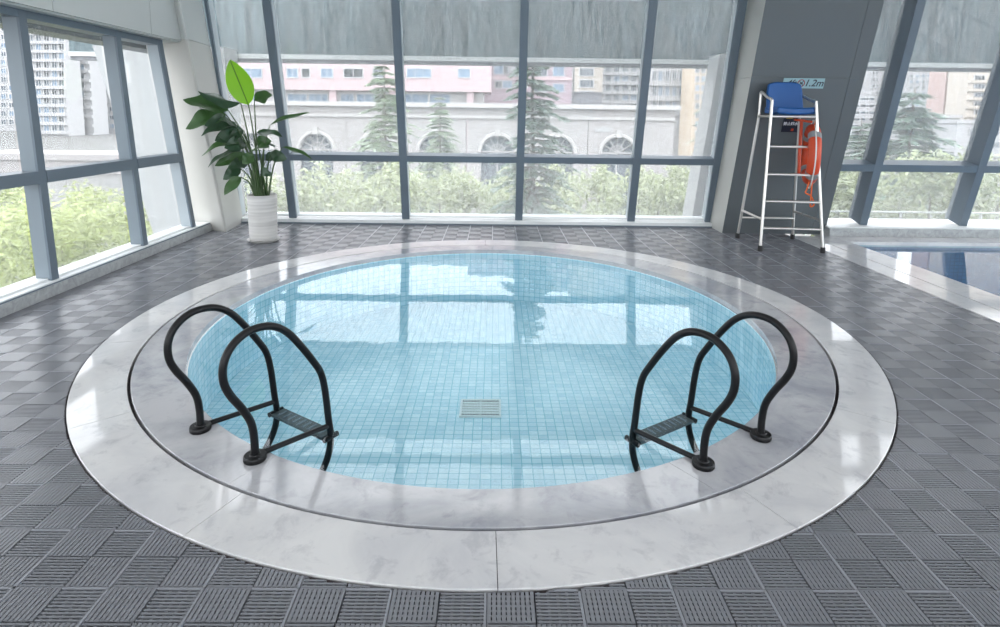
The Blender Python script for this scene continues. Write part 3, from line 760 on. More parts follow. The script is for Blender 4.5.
# ------------------------------------------------------------------ signs on the grey leaning column
def col_pt(x, z, o=0): return Vector((x+.02*z, 7.411-LEAN*z-CL*o, z-SL*o))
def plate(root, name, x0, x1, z0, z1, o, th, mat, skew=0):
    m = MB(); m.hexa([col_pt(x0, z0, o), col_pt(x1, z0, o), col_pt(x1, z1, o), col_pt(x0, z1, o)], Vector((0, -CL, -SL))*th); return m.build(name, mat, root)
def text_mesh(root, name, txt, x, z, size, o, mat, shear=0.0, bold=0.0):
    c = bpy.data.curves.new('lettering', 'FONT'); c.body = txt; c.size = size; c.shear = shear; c.extrude = .0008; c.offset = bold
    c.align_x = 'CENTER'; c.align_y = 'CENTER'
    to = bpy.data.objects.new('lettering', c); COL.objects.link(to)
    bpy.context.view_layer.update()
    dg_ = bpy.context.evaluated_depsgraph_get(); me = bpy.data.meshes.new_from_object(to.evaluated_get(dg_))
    bpy.data.objects.remove(to)
    me.name = name; me.materials.clear(); me.materials.append(mat)
    ob = bpy.data.objects.new(name, me); COL.objects.link(ob); ob.parent = root
    base = col_pt(x, z, o); pw = Vector(parent_world(root))
    X = Vector((1, 0, 0)); Yv = Vector((.0, -SL, CL)); Z = X.cross(Yv)
    ob.matrix_local = Matrix(((X.x, Yv.x, Z.x, base.x-pw.x), (X.y, Yv.y, Z.y, base.y-pw.y), (X.z, Yv.z, Z.z, base.z-pw.z), (0, 0, 0, 1)))
    return ob
sg = thing('depth_sign', col_pt(3.63, 1.85), 'pale teal depth sign reading 4ft and 1.2m on the grey leaning column', 'sign')
plate(sg, 'plate', 3.37, 3.86, 1.858, 1.975, .002, .006, M['sign'])
text_mesh(sg, 'lettering', '4ft', 3.47, 1.917, .105, .0095, M['signtext'], .25, .001)
text_mesh(sg, 'lettering', '1.2m', 3.735, 1.917, .115, .0095, M['signtext'], .25, .001)
m = MB(); c0 = (3.585, 1.917)
m.tube([col_pt(c0[0]+.04*math.cos(2*PI*k/28), c0[1]+.04*math.sin(2*PI*k/28), .010) for k in range(28)], .005, 6, closed=True); m.build('no_diving_ring', M['red'], sg)
m = MB()
for s in (-1, 1): m.tube([col_pt(c0[0]-.027, c0[1]-.027*s, .010), col_pt(c0[0]+.027, c0[1]+.027*s, .010)], .004, 6)
m.tube([col_pt(c0[0]-.012, c0[1]+.01, .010), col_pt(c0[0]+.016, c0[1]-.004, .010)], .006, 6)
m.build('no_diving_mark', M['signtext'], sg)
sg2 = thing('warning_sign', col_pt(3.57, 1.34), 'small black warning sign with white lettering behind the lifeguard chair', 'sign')
plate(sg2, 'plate', 3.47, 3.665, 1.335, 1.53, .002, .006, M['navy'])
plate(sg2, 'yellow_strip', 3.50, 3.575, 1.498, 1.518, .0085, .001, M['yellow'])
try: text_mesh(sg2, 'lettering', '禁止跳水', 3.567, 1.435, .045, .0095, M['wtext'], 0, .001)
except Exception as ex: print('text', ex)
plate(sg2, 'small_emblem', 3.585, 3.615, 1.35, 1.378, .0085, .001, M['orange'])

# ------------------------------------------------------------------ potted plant
pc_ = Vector((-2.69, 6.68, 0))
pot = thing('plant_pot', pc_, 'tall pale grey ribbed ceramic planter on a round saucer', 'planter')
prof = [(0, .03), (.150, .03)]
for k in range(25):
    z = .035+.505*k/24; prof.append((.151+.013*k/24+(.0025 if k % 2 else 0), z))
prof += [(.166, .548), (.160, .552), (.150, .548), (.147, .50), (0, .50)]
b = MB(); b.lathe(prof, pc_, 40); b.build('planter_body', M['pot'], pot, smooth=True)
b = MB(); b.lathe([(0, 0), (.15, 0), (.178, .022), (.183, .03), (.178, .032), (.15, .02), (0, .02)], pc_, 36); b.build('saucer', M['pot'], pot, smooth=True)
b = MB(); b.lathe([(.147, .505), (.08, .525), (0, .52)], pc_, 24); b.build('soil', M['soil'], pot)
plant = thing('bird_of_paradise_plant', pc_+Vector((0, 0, .5)), 'tall leafy plant with broad paddle leaves and one upright lime green leaf, in the planter', 'plant')
def leaf_blade(base, tip, width, nvec, droop=.12, fold=.25, wav=.0):
    """paddle-shaped blade: mid-rib from base to tip sagging by droop, halves folded upwards"""
    base, tip = Vector(base), Vector(tip); L = (tip-base).length; d = (tip-base).normalized()
    side = d.cross(Vector(nvec)).normalized(); nn = side.cross(d).normalized()
    if nn.z < 0 and abs(d.z) < .8: nn = -nn
    m = MB(); nL, nW = 12, 6; vs = []
    ph = random.random()*6
    for i in range(nL+1):
        t = i/nL; w = width*.5*(math.sin(PI*t**.88)**.72)*(1-.08*t) if 0 < t < 1 else .002
        c = base+d*(L*t)+nn*(droop*L*math.sin(PI*t)*.7)+Vector((0, 0, -droop*L*t*t))
        for j in range(nW+1):
            s = 2*j/nW-1
            vs.append(c+side*(w*s)+nn*(w*fold*abs(s)**1.2 + wav*w*math.sin(9*t+ph)*abs(s)*(1 if s > 0 else .6)))
    fs = [(i*(nW+1)+j, i*(nW+1)+j+1, (i+1)*(nW+1)+j+1, (i+1)*(nW+1)+j) for i in range(nL) for j in range(nW)]
    m.add(vs, fs); m.smooth = True; return m
# (leaf base px, leaf tip px, blade width m, depth offset base, depth offset tip, material, droop, facing)
V = (0, -1, .15); U = (0, -.45, 1)
crop = lambda x, y: (170+x/3.133, 50+y/3.133)
LEAVES = [
    ((246, 172), (188, 30), .285, 0, .03, 'leaf_lime', .0, (.15, -1, .1), .12),
    ((264, 158), (321, 140), .16, .05, .10, 'leaf_mid', .02, (0, -.8, .6), .3),
    ((222, 166), (88, 133), .17, -.05, -.12, 'leaf_dark', -.04, (0, -.6, 1), -.4),
    ((184, 190), (40, 150), .20, -.05, -.05, 'leaf_mid', .04, (0, -.7, .8), .25),
    ((176, 202), (48, 238), .20, .05, .10, 'leaf_mid', .08, (0, -.8, .6), .25),
    ((205, 238), (97, 258), .13, -.10, -.2, 'leaf_dark', .12, (0, -.6, .8), .3),
    ((312, 236), (440, 194), .09, .05, .05, 'leaf_mid', .02, (0, -.5, 1), .5),
    ((352, 305), (446, 338), .07, .10, .15, 'leaf_mid', .06, (0, -.5, 1), .5),
    ((232, 252), (140, 276), .16, .02, .02, 'leaf_dark', .10, V, .3),
    ((218, 292), (97, 320), .11, -.12, -.22, 'leaf_mid', .12, U, .3),
    ((226, 316), (118, 354), .11, -.05, -.15, 'leaf_dark', .14, U, .3),
    ((236, 328), (140, 350), .12, .08, .05, 'leaf_mid', .14, V, .3),
    ((268, 262), (352, 266), .13, -.12, -.18, 'leaf_dark', .08, U, .3),
    ((296, 300), (332, 300), .12, .12, .22, 'leaf_dark', .06, U, .3),
    ((316, 328), (366, 334), .12, -.08, -.14, 'leaf_dark', .12, V, .3),
    ((222, 372), (166, 398), .12, .02, -.02, 'leaf_dark', .14, V, .3),
    ((222, 398), (170, 446), .11, -.10, -.16, 'leaf_mid', .12, V, .3),
    ((288, 378), (319, 386), .09, -.16, -.24, 'leaf_dark', .12, V, .3),
    ((250, 320), (312, 300), .12, -.16, -.26, 'leaf_mid', .05, U, .3),
    ((212, 270), (150, 262), .13, .12, .2, 'leaf_dark', .08, V, .3),
    ((240, 352), (180, 362), .12, .15, .2, 'leaf_dark', .1, V, .3),
    ((190, 222), (108, 232), .15, .15, .22, 'leaf_dark', .06, V, .3),
    ((236, 290), (170, 300), .15, .1, .16, 'leaf_dark', .1, V, .3),
    ((268, 290), (318, 282), .12, .06, .1, 'leaf_mid', .08, V, .3),
    ((262, 330), (226, 352), .12, -.18, -.25, 'leaf_mid', .1, V, .3),
    ((210, 244), (150, 214), .13, -.14, -.2, 'leaf_dark', .05, U, .3),
    ((300, 345), (345, 318), .10, .14, .2, 'leaf_dark', .05, V, .3),
]
for i, (pb_, pt_, wd, d0, d1, mt, dr, nv, fo) in enumerate(LEAVES):
    if pt_[0] < 200: d0, d1 = d0*.5-.06, -.16-.5*abs(d1)
    A = at(*crop(*pb_), 6.68+d0); B = at(*crop(*pt_), 6.68+d1)
    ang = random.random()*2*PI; foot = pc_+Vector((.05*math.cos(ang), .05*math.sin(ang), .51))
    foot.x += (A.x-pc_.x)*.10
    midp = lerp(foot, A, .55)+Vector((-(A.x-foot.x)*.18, 0, .04))
    st = MB(); path = catmull([foot, midp, A], 7); st.tube(path, [.013-.008*k/(len(path)-1) for k in range(len(path))], 7); st.build('stem', M['stem'], plant)
    lf = leaf_blade(A, B, wd*(1.22 if i else 1), nv, dr, fo, .3 if i else .06).build('leaf', M[mt], plant)
    rb = MB(); n_ = 5; d_ = (B-A)
    if i == 0: rb.tube([lerp(A, B, t/5)+Vector((0, -.004, 0)) for t in range(6)], .004, 6); rb.build('midrib', M['leaf_mid'], lf)

# ------------------------------------------------------------------ outside: ground, fascia, columns
GZ = -8.0
b = MB(); b.box(-400, 400, -60, 500, GZ-.5, GZ); tag(b.build('ground', M['ground'], None, origin=(0, 100, GZ)), kind='structure')
b = MB(); b.box(-60, 60, 28, 36, GZ, GZ+.02); tag(b.build('road', M['road'], None, origin=(0, 32, GZ)), kind='structure')
b = MB(); b.box(-4.6, XR+.6, YREAR-.8, 8.25, GZ+.01, -1.4); tag(b.build('wall_plinth', M['extwhite'], None, origin=(2, 2, GZ)), kind='structure')
fa = thing('exterior_beam', (2, 9.5, 2.3), 'deep streaky grey green cladding beam outside above the windows', 'beam')
for k in range(12):
    x0 = -6.7+2.0*k; b = MB(); b.box(x0+.0005, x0+1.9995, 9.35, 9.47, 2.40, 3.95); b.build('cladding_panel', M['fascia'], fa)
b = MB(); b.box(-6.7, 17.3, 9.33, 9.49, 2.33, 2.40); b.build('bottom_lip', M['lip'], fa)
b = MB(); b.box(-6.7, 17.3, 9.36, 9.46, 2.27, 2.33); b.build('drip_strip', M['bgrey'], fa)
def ext_column(label, x0b, x1b, x0t, x1t):
    b = MB(); b.add([(x0b, 8.85, -1.4), (x1b, 8.85, -1.4), (x1b, 9.3, -1.4), (x0b, 9.3, -1.4), (x0t, 8.85, 2.45), (x1t, 8.85, 2.45), (x1t, 9.3, 2.45), (x0t, 9.3, 2.45)], [(3,2,1,0),(4,5,6,7),(0,1,5,4),(1,2,6,5),(2,3,7,6),(3,0,4,7)])
    tag(b.build('exterior_column', M['extwhite'], None, origin=((x0b+x1b)/2, 9.1, -1.4)), label, 'column')
ext_column('white leaning outdoor pillar beyond the windows on the lifeguard chair side', 2.92, 4.0, 3.38, 4.6)
ext_column('broad white leaning outdoor pillar beyond the windows on the potted plant side', -5.0, -4.0, -6.0, -4.05)
b = MB(); b.box(-6.8, 13, 8.26, 10.9, -1.5, -1.4); tag(b.build('terrace', M['ground'], None, origin=(3, 9.5, -1.5)), kind='structure')
rl = thing('terrace_railing', (8, 10.6, -1.4), 'thin pale metal railing outside below the slanted right windows', 'railing')
for k in range(6):
    b = MB(); b.tube([(4.6+1.5*k, 10.6, -1.4), (4.6+1.5*k, 10.6, -.22)], .02, 8); b.build('post', M['lip'], rl)
for z in (-.22, -.5, -.8, -1.1):
    b = MB(); b.tube([(4.6, 10.6, z), (12.1, 10.6, z)], .016, 8); b.build('rail_bar', M['lip'], rl)

# ------------------------------------------------------------------ vegetation
def foliage(mb, c, rx, ry, rz, n, size, rnd, hollow=.35, asp=2.2, droop=.3):
    for _ in range(n):
        while True:
            p = Vector((rnd.uniform(-1, 1), rnd.uniform(-1, 1), rnd.uniform(-1, 1)))
            if hollow < p.length < 1: break
        p = Vector((c[0]+p.x*rx, c[1]+p.y*ry, c[2]+p.z*rz)); a = rnd.uniform(0, 2*PI); e = rnd.uniform(-.9, .5)-droop
        d = Vector((math.cos(a)*math.cos(e), math.sin(a)*math.cos(e), math.sin(e))); s = d.cross(Vector((rnd.uniform(-1, 1), rnd.uniform(-1, 1), rnd.uniform(-.3, 1)))).normalized()
        L = size*rnd.uniform(.6, 1.4); w = L/asp
        mb.add([p, p+d*L*.5+s*w*.5, p+d*L, p+d*L*.5-s*w*.5], [(0, 1, 2, 3)])
def shrub(name, x, y, top, r, mat, label, cat, group, seed, n=1500, size=.2, clumps=9, h0=None, asp=2.4):
    rnd = random.Random(seed); root = thing(name, (x, y, GZ), label, cat, group)
    mb = MB(); tr = MB(); H = top-GZ
    for k in range(clumps):
        a = rnd.uniform(0, 2*PI); q = rnd.uniform(0, .8)*r; f = rnd.uniform(0, 1); t = 1-(.35*r+2.6*r*f)/H
        rr = r*rnd.uniform(.35, .6)*(.75+.4*f)
        c = (x+q*math.cos(a), y+q*math.sin(a), GZ+H*t); foliage(mb, c, rr, rr, rr*1.2, n//clumps, size, rnd, .2, asp)
        if k < 5: tr.tube([(x+q*.2*math.cos(a), y+q*.2*math.sin(a), GZ), (x+q*.5*math.cos(a), y+q*.5*math.sin(a), GZ+H*t*.6), c], [.05, .04, .015], 6)
    foliage(mb, (x, y, top-r*.45), r*.4, r*.4, r*.45, n//8, size, rnd, .1, asp)
    tr.build('stems', M['trunk'], root); mb.build('foliage', mat, root)
def conifer(name, x, y, top, r, mat, label, group, seed, tiers=30, lean=0.0, start=.42, nn=26):
    rnd = random.Random(seed); root = thing(name, (x, y, GZ), label, 'tree', group); H = top-GZ
    b = MB(); b.tube([(x+lean*H*t, y, GZ+H*t) for t in (0, .33, .66, 1)], [.16, .12, .07, .015], 8); b.build('trunk', M['trunk'], root)
    mb = MB(); br = MB()
    for k in range(tiers):
        t = start+(1-start)*(k+rnd.uniform(-.3, .3))/tiers; L = r*min(1, (1-t)*1.5)**.8+.12
        for m_i in range(6 if k < tiers-3 else 3):
            a = rnd.uniform(0, 2*PI); LL = L*rnd.uniform(.45, 1.2); p0 = Vector((x+lean*H*t, y, GZ+H*t)); hd = Vector((math.cos(a), math.sin(a), 0))
            pts = [p0+hd*(LL*q)+Vector((0, 0, LL*(.18*q-.42*q*q))) for q in (0, .33, .66, 1)]
            br.tube(pts, [.025, .018, .01, .004], 5, caps=False)
            sd = hd.cross(Vector((0, 0, 1)))
            for q_ in range(nn):
                q = .12+.88*q_/nn; P = p0+hd*(LL*q)+Vector((0, 0, LL*(.18*q-.42*q*q)))
                for s in (-1, 1):
                    d = (sd*s+hd*.7+Vector((0, 0, rnd.uniform(-.55, -.05)))).normalized(); l = rnd.uniform(.14, .40)*(1.15-.6*q)*max(.6, r/2.2)
                    n_ = d.cross(Vector((0, 0, 1))).normalized()*rnd.uniform(.008, .018)*max(1, r)+Vector((0, 0, rnd.uniform(-.02, .02)))
                    mb.add([P, P+d*l*.5+n_, P+d*l, P+d*l*.5-n_], [(0, 1, 2, 3)])
    br.build('branches', M['trunk'], root, smooth=True); mb.build('needles', mat, root)
G_BACK = 'shrubs in front of the arcade'
sd = 100
for px_, top, Y in ((250, 172, 14), (300, 176, 14), (335, 168, 15), (372, 172, 13.5), (415, 170, 15), (450, 166, 14), (488, 176, 14), (530, 172, 15.5), (575, 168, 15), (615, 172, 15), (655, 170, 14), (690, 178, 14), (315, 160, 18), (395, 158, 18.5), (460, 172, 17), (510, 164, 18), (555, 160, 19), (600, 162, 18), (640, 164, 18.5), (675, 160, 18)):
    P = at(px_, top, Y); sd += 1
    shrub('bush', P.x, P.y, P.z, 1.1, M['bush'], 'pale green leafy bush outside the back windows, before the arched stone building', 'bush', G_BACK, sd, 1700, .16, 10, .55)
for px_, top, Y in ((832, 150, 14), (862, 160, 13), (900, 150, 14), (940, 148, 13), (975, 142, 14), (1010, 150, 13), (1060, 150, 14), (1110, 150, 15)):
    P = at(px_, top, Y); sd += 1
    shrub('bush', P.x, P.y, P.z, 1.15, M['bush'], 'leafy yellow green bush outside the slanted right windows', 'bush', 'bushes outside the right windows', sd, 1900, .16, 10, .5)
for px_, top, Y in ((-60, 215, 9), (-20, 200, 11), (15, 196, 13), (50, 205, 12), (75, 192, 15), (100, 200, 13), (122, 196, 16), (30, 180, 20), (80, 178, 22), (150, 190, 18), (5, 175, 24)):
    P = at(px_, top, Y); sd += 1
    shrub('bamboo_clump', P.x, P.y, P.z, 1.35, M['bamboo'], 'feathery yellow green bamboo clump outside the left windows', 'bamboo', 'bamboo outside the left windows', sd, 2200, .22, 11, .4, 4.5)
for (px_, top, Y, r, mt, lab, s, ln) in (
    (384, 55, 23, 2.8, 'needle', 'slender pale conifer outside, before the pink building', 11, 0),
    (540, 30, 11.6, 1.7, 'needle2', 'tall drooping conifer outside, before the arched stone building', 12, -.012),
    (728, 40, 22, 2.2, 'needle2', 'conifer half hidden behind the white leaning outdoor pillar', 13, 0),
    (915, 88, 18.5, 3.7, 'needle2', 'dark spreading conifer outside the slanted right windows', 14, 0),
    (862, 118, 24, 2.6, 'needle2', 'smaller dark conifer before the striped white tower', 15, 0),
    (440, 95, 31, 2.3, 'needle', 'small pale conifer tip among the bushes before the stone arches', 16, 0)):
    P = at(px_, top, Y)
    conifer('conifer_tree', P.x, P.y, P.z, r, M[mt], lab, 'conifers outside', s, lean=ln, nn=24, tiers=48 if s == 12 else 32)
hd = MB(); rnd = random.Random(5)
for k in range(14): foliage(hd, (-20+1.0*k*.9, 21.5+.3*math.sin(k), GZ+.35), .7, .5, .4, 160, .18, rnd, .1)
tag(hd.build('low_hedge', M['hedge'], None, origin=(-14, 21.5, GZ)), 'low dark green hedge along the paving below the bamboo', 'hedge')

# ------------------------------------------------------------------ buildings
def window_mesh(w, h, mat, frame=M['wframe'], fw=.09, dep=.12, mull=1):
    m = MB(); p = MB(); p.box(-w/2+fw/2, w/2-fw/2, -dep*.4, -.001, -h/2+fw/2, h/2-fw/2)
    for s in (-1, 1):
        m.box(s*(w/2)-fw/2, s*(w/2)+fw/2, -dep, 0, -h/2-fw/2, h/2+fw/2); m.box(-w/2+fw/2, w/2-fw/2, -dep, 0, s*(h/2)-fw/2, s*(h/2)+fw/2)
    for k in range(mull):
        xx = -w/2+w*(k+1)/(mull+1); m.box(xx-fw*.3, xx+fw*.3, -dep*.8, -dep*.4, -h/2+fw/2, h/2-fw/2)
    return m.mesh('window', frame), p.mesh('pane', mat)
def box_part(root, name, mat, x0, x1, y0, y1, z0, z1):
    b = MB(); b.box(x0, x1, y0, y1, z0, z1); return b.build(name, mat, root)
def put(root, name, me, x, y, z):
    pw = parent_world(root); loc = (x-pw[0], y-pw[1], z-pw[2])
    if not isinstance(me, tuple): return inst(name, me, root, loc)
    o = inst(name, me[0], root, loc); inst('pane', me[1], o, (0, 0, 0)); return o
def span(px0, px1, Y, py=100): return at(px0, py, Y).x, at(px1, py, Y).x
def zz(py, Y, px=500): return at(px, py, Y).z

# arched stone building
YA = 45
xa, xb = at(215, 105, YA).x, at(684, 105, YA).x
ar = thing('arcade_building', ((xa+xb)/2, YA+3, GZ), 'low pale stone building with a row of arched windows under a heavy cornice', 'building')
s_ = YA/30.0
archx = [x*s_ for x in (-12.4, -9.2, -6.1, -3.05, .15, 3.25, 6.4)]
AR, ATOPC = .85*s_, zz(152, YA)
zc = zz(116, YA)
# front wall as piers and arch heads
def arch_bay(x, w):
    n = 12; m = MB(); front, back = YA, YA+.6
    def quad(p): m.hexa([(a, front, c) for a, c in p], (0, .6, 0))
    quad([(x-w/2, GZ), (x-AR, GZ), (x-AR, ATOPC), (x-w/2, ATOPC)]); quad([(x+AR, GZ), (x+w/2, GZ), (x+w/2, ATOPC), (x+AR, ATOPC)])
    for k in range(n):
        a, b2 = PI*k/n, PI*(k+1)/n
        p0, p1 = (x+AR*math.cos(a), ATOPC+AR*math.sin(a)), (x+AR*math.cos(b2), ATOPC+AR*math.sin(b2))
        e = lambda t: x+max(-w/2, min(w/2, (w/2)*math.cos(t)*1.6))
        quad([p1, p0, (e(a), ATOPC if k == 0 else zc), (e(b2), ATOPC if k == n-1 else zc)])
        if k == 0: quad([(x+w/2, ATOPC), (x+w/2, zc), (e(b2), zc), (e(a), ATOPC)])
        if k == n-1: quad([(x-w/2, ATOPC), (e(b2), ATOPC), (e(a), zc), (x-w/2, zc)])
    return m
bw = 3.12*s_
for x in archx:
    arch_bay(x, bw).build('arch_bay', M['stone'], ar)
    m = MB(); m.tube([(x+(AR+.12)*math.cos(PI*k/16), YA-.05, ATOPC+(AR+.12)*math.sin(PI*k/16)) for k in range(17)], .16, 6); m.build('arch_moulding', M['stone_l'], ar)
    box_part(ar, 'keystone', M['stone_l'], x-.2, x+.2, YA-.3, YA, ATOPC+AR-.05, ATOPC+AR+.5)
    g = MB(); g.add([(x+AR*math.cos(PI*k/16), YA+.4, ATOPC+AR*math.sin(PI*k/16)) for k in range(17)], [tuple(range(17))]); g.box(x-AR, x+AR, YA+.38, YA+.42, GZ, ATOPC); g.build('arched_pane', M['wglass'], ar)
    m = MB()
    for k in range(1, 6): m.tube([(x, YA+.35, ATOPC), (x+AR*math.cos(PI*k/6), YA+.35, ATOPC+AR*math.sin(PI*k/6))], .045, 5)
    m.tube([(x+AR*.45*math.cos(PI*k/10), YA+.35, ATOPC+AR*.45*math.sin(PI*k/10)) for k in range(11)], .045, 5); m.box(x-AR, x+AR, YA+.3, YA+.4, ATOPC-.06, ATOPC+.06); m.box(x-.05, x+.05, YA+.3, YA+.4, GZ, ATOPC)
    m.build('fan_muntin', M['stone_l'], ar)
e0, e1 = archx[0]-bw/2, archx[-1]+bw/2
box_part(ar, 'end_pier', M['stone'], e1, e1+1.3*s_, YA, YA+.6, GZ, zc)
e1 += 1.3*s_
box_part(ar, 'frieze', M['stone'], e0, e1, YA-.1, YA+6, zc, zz(108, YA)); box_part(ar, 'cornice', M['stone_l'], e0-.3, e1+.3, YA-.6, YA+6, zz(108, YA), zz(103.5, YA)); box_part(ar, 'string_course', M['stone_l'], e0, e1, YA-.2, YA, zc-.2, zc+.02)
box_part(ar, 'wall_plaque', M['extwhite'], at(595, 130, YA).x, at(610, 130, YA).x, YA-.08, YA, zz(130.5, YA), zz(126.5, YA))
# pink building
YP = 60
pk = thing('pink_building', (at(360, 80, YP).x, YP+4, GZ), 'pale pink rendered building with white framed windows behind the stone arcade', 'building')
x0, x1 = at(150, 80, YP).x, at(491, 80, YP).x
zlow, zhi = zz(91, YP, 400), 14
box_part(pk, 'upper_wall', M['pink'], x0, x1, YP, YP+8, zlow, zhi); box_part(pk, 'lower_wall', M['stone_l'], x0, x1-.8, YP+1.2, YP+8, GZ, zlow)
box_part(pk, 'roof_slab', M['extwhite'], x0-.3, x1+.3, YP-.3, YP+8, zhi, zhi+.4)
wl_ = [(287, 298, 'wblue', 1), (302, 310, 'wdark', 0), (321, 333, 'wblue', 1), (344, 363, 'wdark', 1), (373, 384, 'wglass', 1), (407, 431, 'wblue', 2), (458, 470, 'wblue', 0), (240, 262, 'wblue', 1)]
for row, (ya_, yb_) in enumerate(((68.5, 77.5), (39, 48), (10, 19))):
    for a, b2, mt, mu in wl_:
        w = (b2-a)/F_PX*YP; h = (yb_-ya_)/F_PX*YP; c = at((a+b2)/2, (ya_+yb_)/2, YP)
        put(pk, 'window', window_mesh(w, h, M[mt], mull=mu), c.x, YP, c.z)
for a, b2 in ((234, 262), (288, 307), (309, 328), (341, 354), (357, 380), (404, 428), (430, 450)):
    c = at((a+b2)/2, 100, YP+1.2); w = (b2-a)/F_PX*(YP+1.2); put(pk, 'lower_window', window_mesh(w, 1.25, M['wblue'], mull=2), c.x, YP+1.2, c.z)
for a in (332, 392, 470):
    c = at(a, 100, YP); box_part(pk, 'pillar', M['pink'], c.x-.35, c.x+.35, YP+.3, YP+1.0, GZ, zlow)
bal = zz(106, YP)
box_part(pk, 'balcony_rail', M['extwhite'], x0, at(398, 100, YP).x, YP+.1, YP+.2, bal, bal+.12)
for k in range(40):
    xx = at(285, 100, YP).x+.3*k; box_part(pk, 'baluster', M['extwhite'], xx-.04, xx+.04, YP+.12, YP+.18, bal-.9, bal)
# mauve building
YM = 70
mv = thing('mauve_building', (at(530, 80, YM).x, YM+4, GZ), 'mauve apartment building with air conditioners behind the stone arcade', 'building')
x0, x1 = at(470, 80, YM).x, at(572, 80, YM).x
box_part(mv, 'wall', M['mauve'], x0, x1, YM, YM+8, GZ, 18); box_part(mv, 'roof_slab', M['extwhite'], x0-.2, x1+.2, YM-.2, YM+8, 18, 18.4)
for yy_ in (78, 52, 26, 0): box_part(mv, 'floor_band', M['pink'], x0, x1, YM-.15, YM, zz(yy_+1.5, YM), zz(yy_-1.5, YM))
for (a, b2, ya_, yb_, mt) in ((475, 488, 62, 73, 'wblue'), (494, 503, 64, 74, 'wblue'), (503.5, 508, 64, 74, 'wdark'), (495, 502, 81, 88, 'wdark'), (503, 512, 81, 88, 'wblue'), (514, 526, 64, 72, 'wglass'), (519, 527, 80, 88, 'wblue'), (535, 547, 66, 76, 'wglass'), (534, 546, 84, 92, 'wglass'), (553, 564, 66, 76, 'wblue'), (553, 564, 84, 92, 'wblue'), (480, 490, 35, 45, 'wblue'), (496, 508, 35, 45, 'wglass'), (516, 528, 35, 45, 'wblue'), (540, 552, 35, 45, 'wglass')):
    c = at((a+b2)/2, (ya_+yb_)/2, YM); put(mv, 'window', window_mesh((b2-a)/F_PX*YM, (yb_-ya_)/F_PX*YM, M[mt], mull=1), c.x, YM, c.z)
fan = MB(); fan.box(-.42, .42, -.4, 0, -.32, .32, 0); fan.tube([(.24*math.cos(2*PI*k/14)-.08, -.41, .24*math.sin(2*PI*k/14)) for k in range(14)], .03, 5, 1, closed=True)
fan_me = fan.mesh('air_conditioner', [M['extwhite'], M['wglass']], smooth=False)
for a, y in ((512, 70), (524, 68), (516, 74), (530, 72)):
    c = at(a, y, YM); put(mv, 'air_conditioner', fan_me, c.x, YM, c.z)
gb = thing('low_grey_block', (at(578, 98, 80).x, 83, GZ), 'low dark grey block beside the mauve building', 'building')
box_part(gb, 'wall', M['bgrey'], at(545, 98, 80).x, at(602, 98, 80).x, 80, 85, GZ, zz(92, 80)); box_part(gb, 'roof_slab', M['bgrey'], at(544, 98, 80).x, at(603, 98, 80).x, 79.8, 85, zz(92, 80), zz(91, 80))

def tower(name, label, pxa, pxb, Y, ytop, wallmat, cols, fl_px, win_w, win_h, y0, rows, mt, band=None, group=None, mull=1, depth=8, skip=0, ytop_win=None):
    x0, x1 = at(pxa, 100, Y).x, at(pxb, 100, Y).x; zt = zz(ytop, Y, (pxa+pxb)/2)
    root = thing(name, ((x0+x1)/2, Y+depth/2, GZ), label, 'building', group)
    box_part(root, 'wall', wallmat, x0, x1, Y, Y+depth, GZ, zt); box_part(root, 'roof_parapet', wallmat, x0-.4, x1+.4, Y-.4, Y+depth, zt, zt+.9)
    rnd = random.Random(int(pxa*7)); sc = Y/F_PX
    ms = [window_mesh(win_w*sc, win_h*sc, M[m_], fw=.12*Y/100, dep=.3, mull=mull) for m_ in mt]
    for r in range(rows):
        py = y0+r*fl_px
        for c in cols:
            P = at(c, py, Y); 
            if P.z < GZ+1 or P.z > zt-1: continue
            put(root, 'window', ms[rnd.randrange(len(ms))], P.x, Y, P.z)
        if band:
            zb = zz(py+fl_px/2, Y, (pxa+pxb)/2); 
            if GZ < zb < zt: box_part(root, 'balcony_band', band, x0-.1, x1+.1, Y-.9, Y, zb-fl_px*.16*sc, zb+fl_px*.16*sc)
    return root
GT = None
WG = ('wglass', 'wblue', 'wglass')
tower('white_tower', 'white residential tower with paired small windows behind the mauve building', 556, 578, 160, -60, M['bwhite'], (561, 566, 571), 10, 2.6, 5, 66, 6, WG)
tower('cream_tower', 'cream tower with one broad window on each storey', 578, 602, 150, -70, M['bcream'], (586.5,), 11.5, 14, 7.5, 72, 5, WG, mull=3)
tower('gridded_tower', 'pale gridded office tower with white floor bands, beside the cream tower', 602, 648, 170, -70, M['bwhite'], (608, 616.5, 625, 633.5, 642), 9.5, 6, 6.2, 69, 5, WG, band=M['bwhite'], mull=2)
tower('strip_window_tower', 'white block with tall strip windows behind the end of the stone arcade', 648, 693, 130, -70, M['bwhite'], (654, 660, 667, 674, 681, 688), 15, 4, 10, 76, 3, WG, band=M['bwhite'], mull=1)
tower('ochre_tower', 'narrow ochre tower half hidden by the white outdoor pillar', 693, 735, 120, -70, M['borange'], (697, 703, 709, 715), 9, 3.6, 5.5, 70, 12, WG, mull=1)
tower('balcony_tower', 'white residential tower with stacked balconies outside the left windows', 24, 66, 200, -80, M['bwhite'], (31, 39, 47, 55, 62), 9, 5.2, 6, 20, 18, ('wglass', 'wblue', 'wglass', 'wdark'), band=M['bwhite'], mull=1)
tower('bay_window_tower', 'white tower with broad bay windows beside the balcony tower', 66, 92, 211, -80, M['bwhite'], (77.5,), 9, 14, 5.6, 22, 18, ('wblue', 'wglass'), band=M['bwhite'], mull=3)
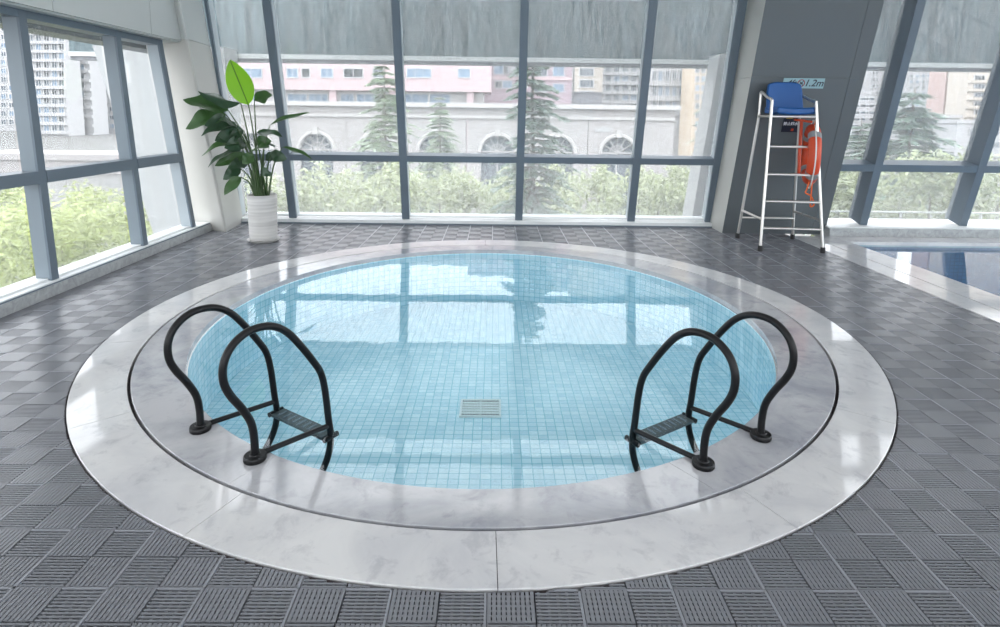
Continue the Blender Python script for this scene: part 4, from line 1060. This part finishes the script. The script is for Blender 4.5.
tower('stepped_tower', 'pale tower with narrow windows beside the bay window tower', 92, 118, 222, -80, M['bwhite'], (97, 105, 112), 8.5, 5, 4.6, 24, 18, ('wglass', 'wblue'), mull=1)
tower('blue_grey_tower', 'hazy tower with pale windows beyond the end of the left windows', -60, 17, 240, -80, M['bwhite'], tuple(range(-52, 16, 8)), 8.5, 5, 5, 20, 17, ('wblue', 'wglass'), mull=1)
tower('podium_block', 'long low white podium block below the balcony tower', -40, 135, 85, 160, M['stone'], tuple(range(-30, 132, 9)), 9, 6.5, 4, 166, 2, ('wglass', 'wblue'), mull=1)
tower('striped_tower', 'white tower with dark horizontal bands outside the slanted right windows', 838, 873, 180, 94, M['bwhite'], (846, 855, 864, 870), 6.8, 8.6, 3.2, 99, 7, ('wglass', 'wdark'), mull=0)
tower('slab_tower', 'tall white slab tower with small dark windows behind the striped tower', 852, 912, 260, -80, M['bwhite'], (862, 873, 877, 884, 892, 900, 908), 6.6, 2.6, 3.2, 73, 9, ('wglass', 'wdark'), mull=0)
tower('hazy_tower', 'hazy pale tower with grey bands behind the dark conifer', 905, 950, 250, 70, M['bwhite'], (911, 917, 923, 929, 935, 941, 947), 5.8, 4, 3, 76, 12, ('wblue', 'wglass'), mull=0)
tower('rose_tower', 'rose coloured apartment tower beside the big cream block', 944, 968, 200, -80, M['brose'], (950, 956, 963), 8, 4.2, 4.6, 75, 11, ('wglass', 'wblue'), mull=1)
tower('cream_block', 'big cream apartment block with wide dark windows outside the right end windows', 966, 1110, 180, -80, M['bcream'], (979, 997, 1012, 1030, 1048, 1066, 1084, 1102), 8.6, 10.5, 5, 78, 11, ('wglass', 'wdark', 'wglass'), band=M['bcream'], mull=2)
tower('tower_podium', 'white podium with strip windows at the foot of the cream block', 960, 1090, 150, 124, M['bwhite'], (976, 992, 1010, 1030, 1050, 1070), 13, 14, 6.5, 132, 3, ('wglass',), mull=3)
tower('grey_podium', 'grey glazed block behind the dark conifer', 925, 962, 160, 118, M['stone'], (930, 938, 946, 954), 9, 5, 5, 124, 4, ('wblue', 'wglass'), mull=1)
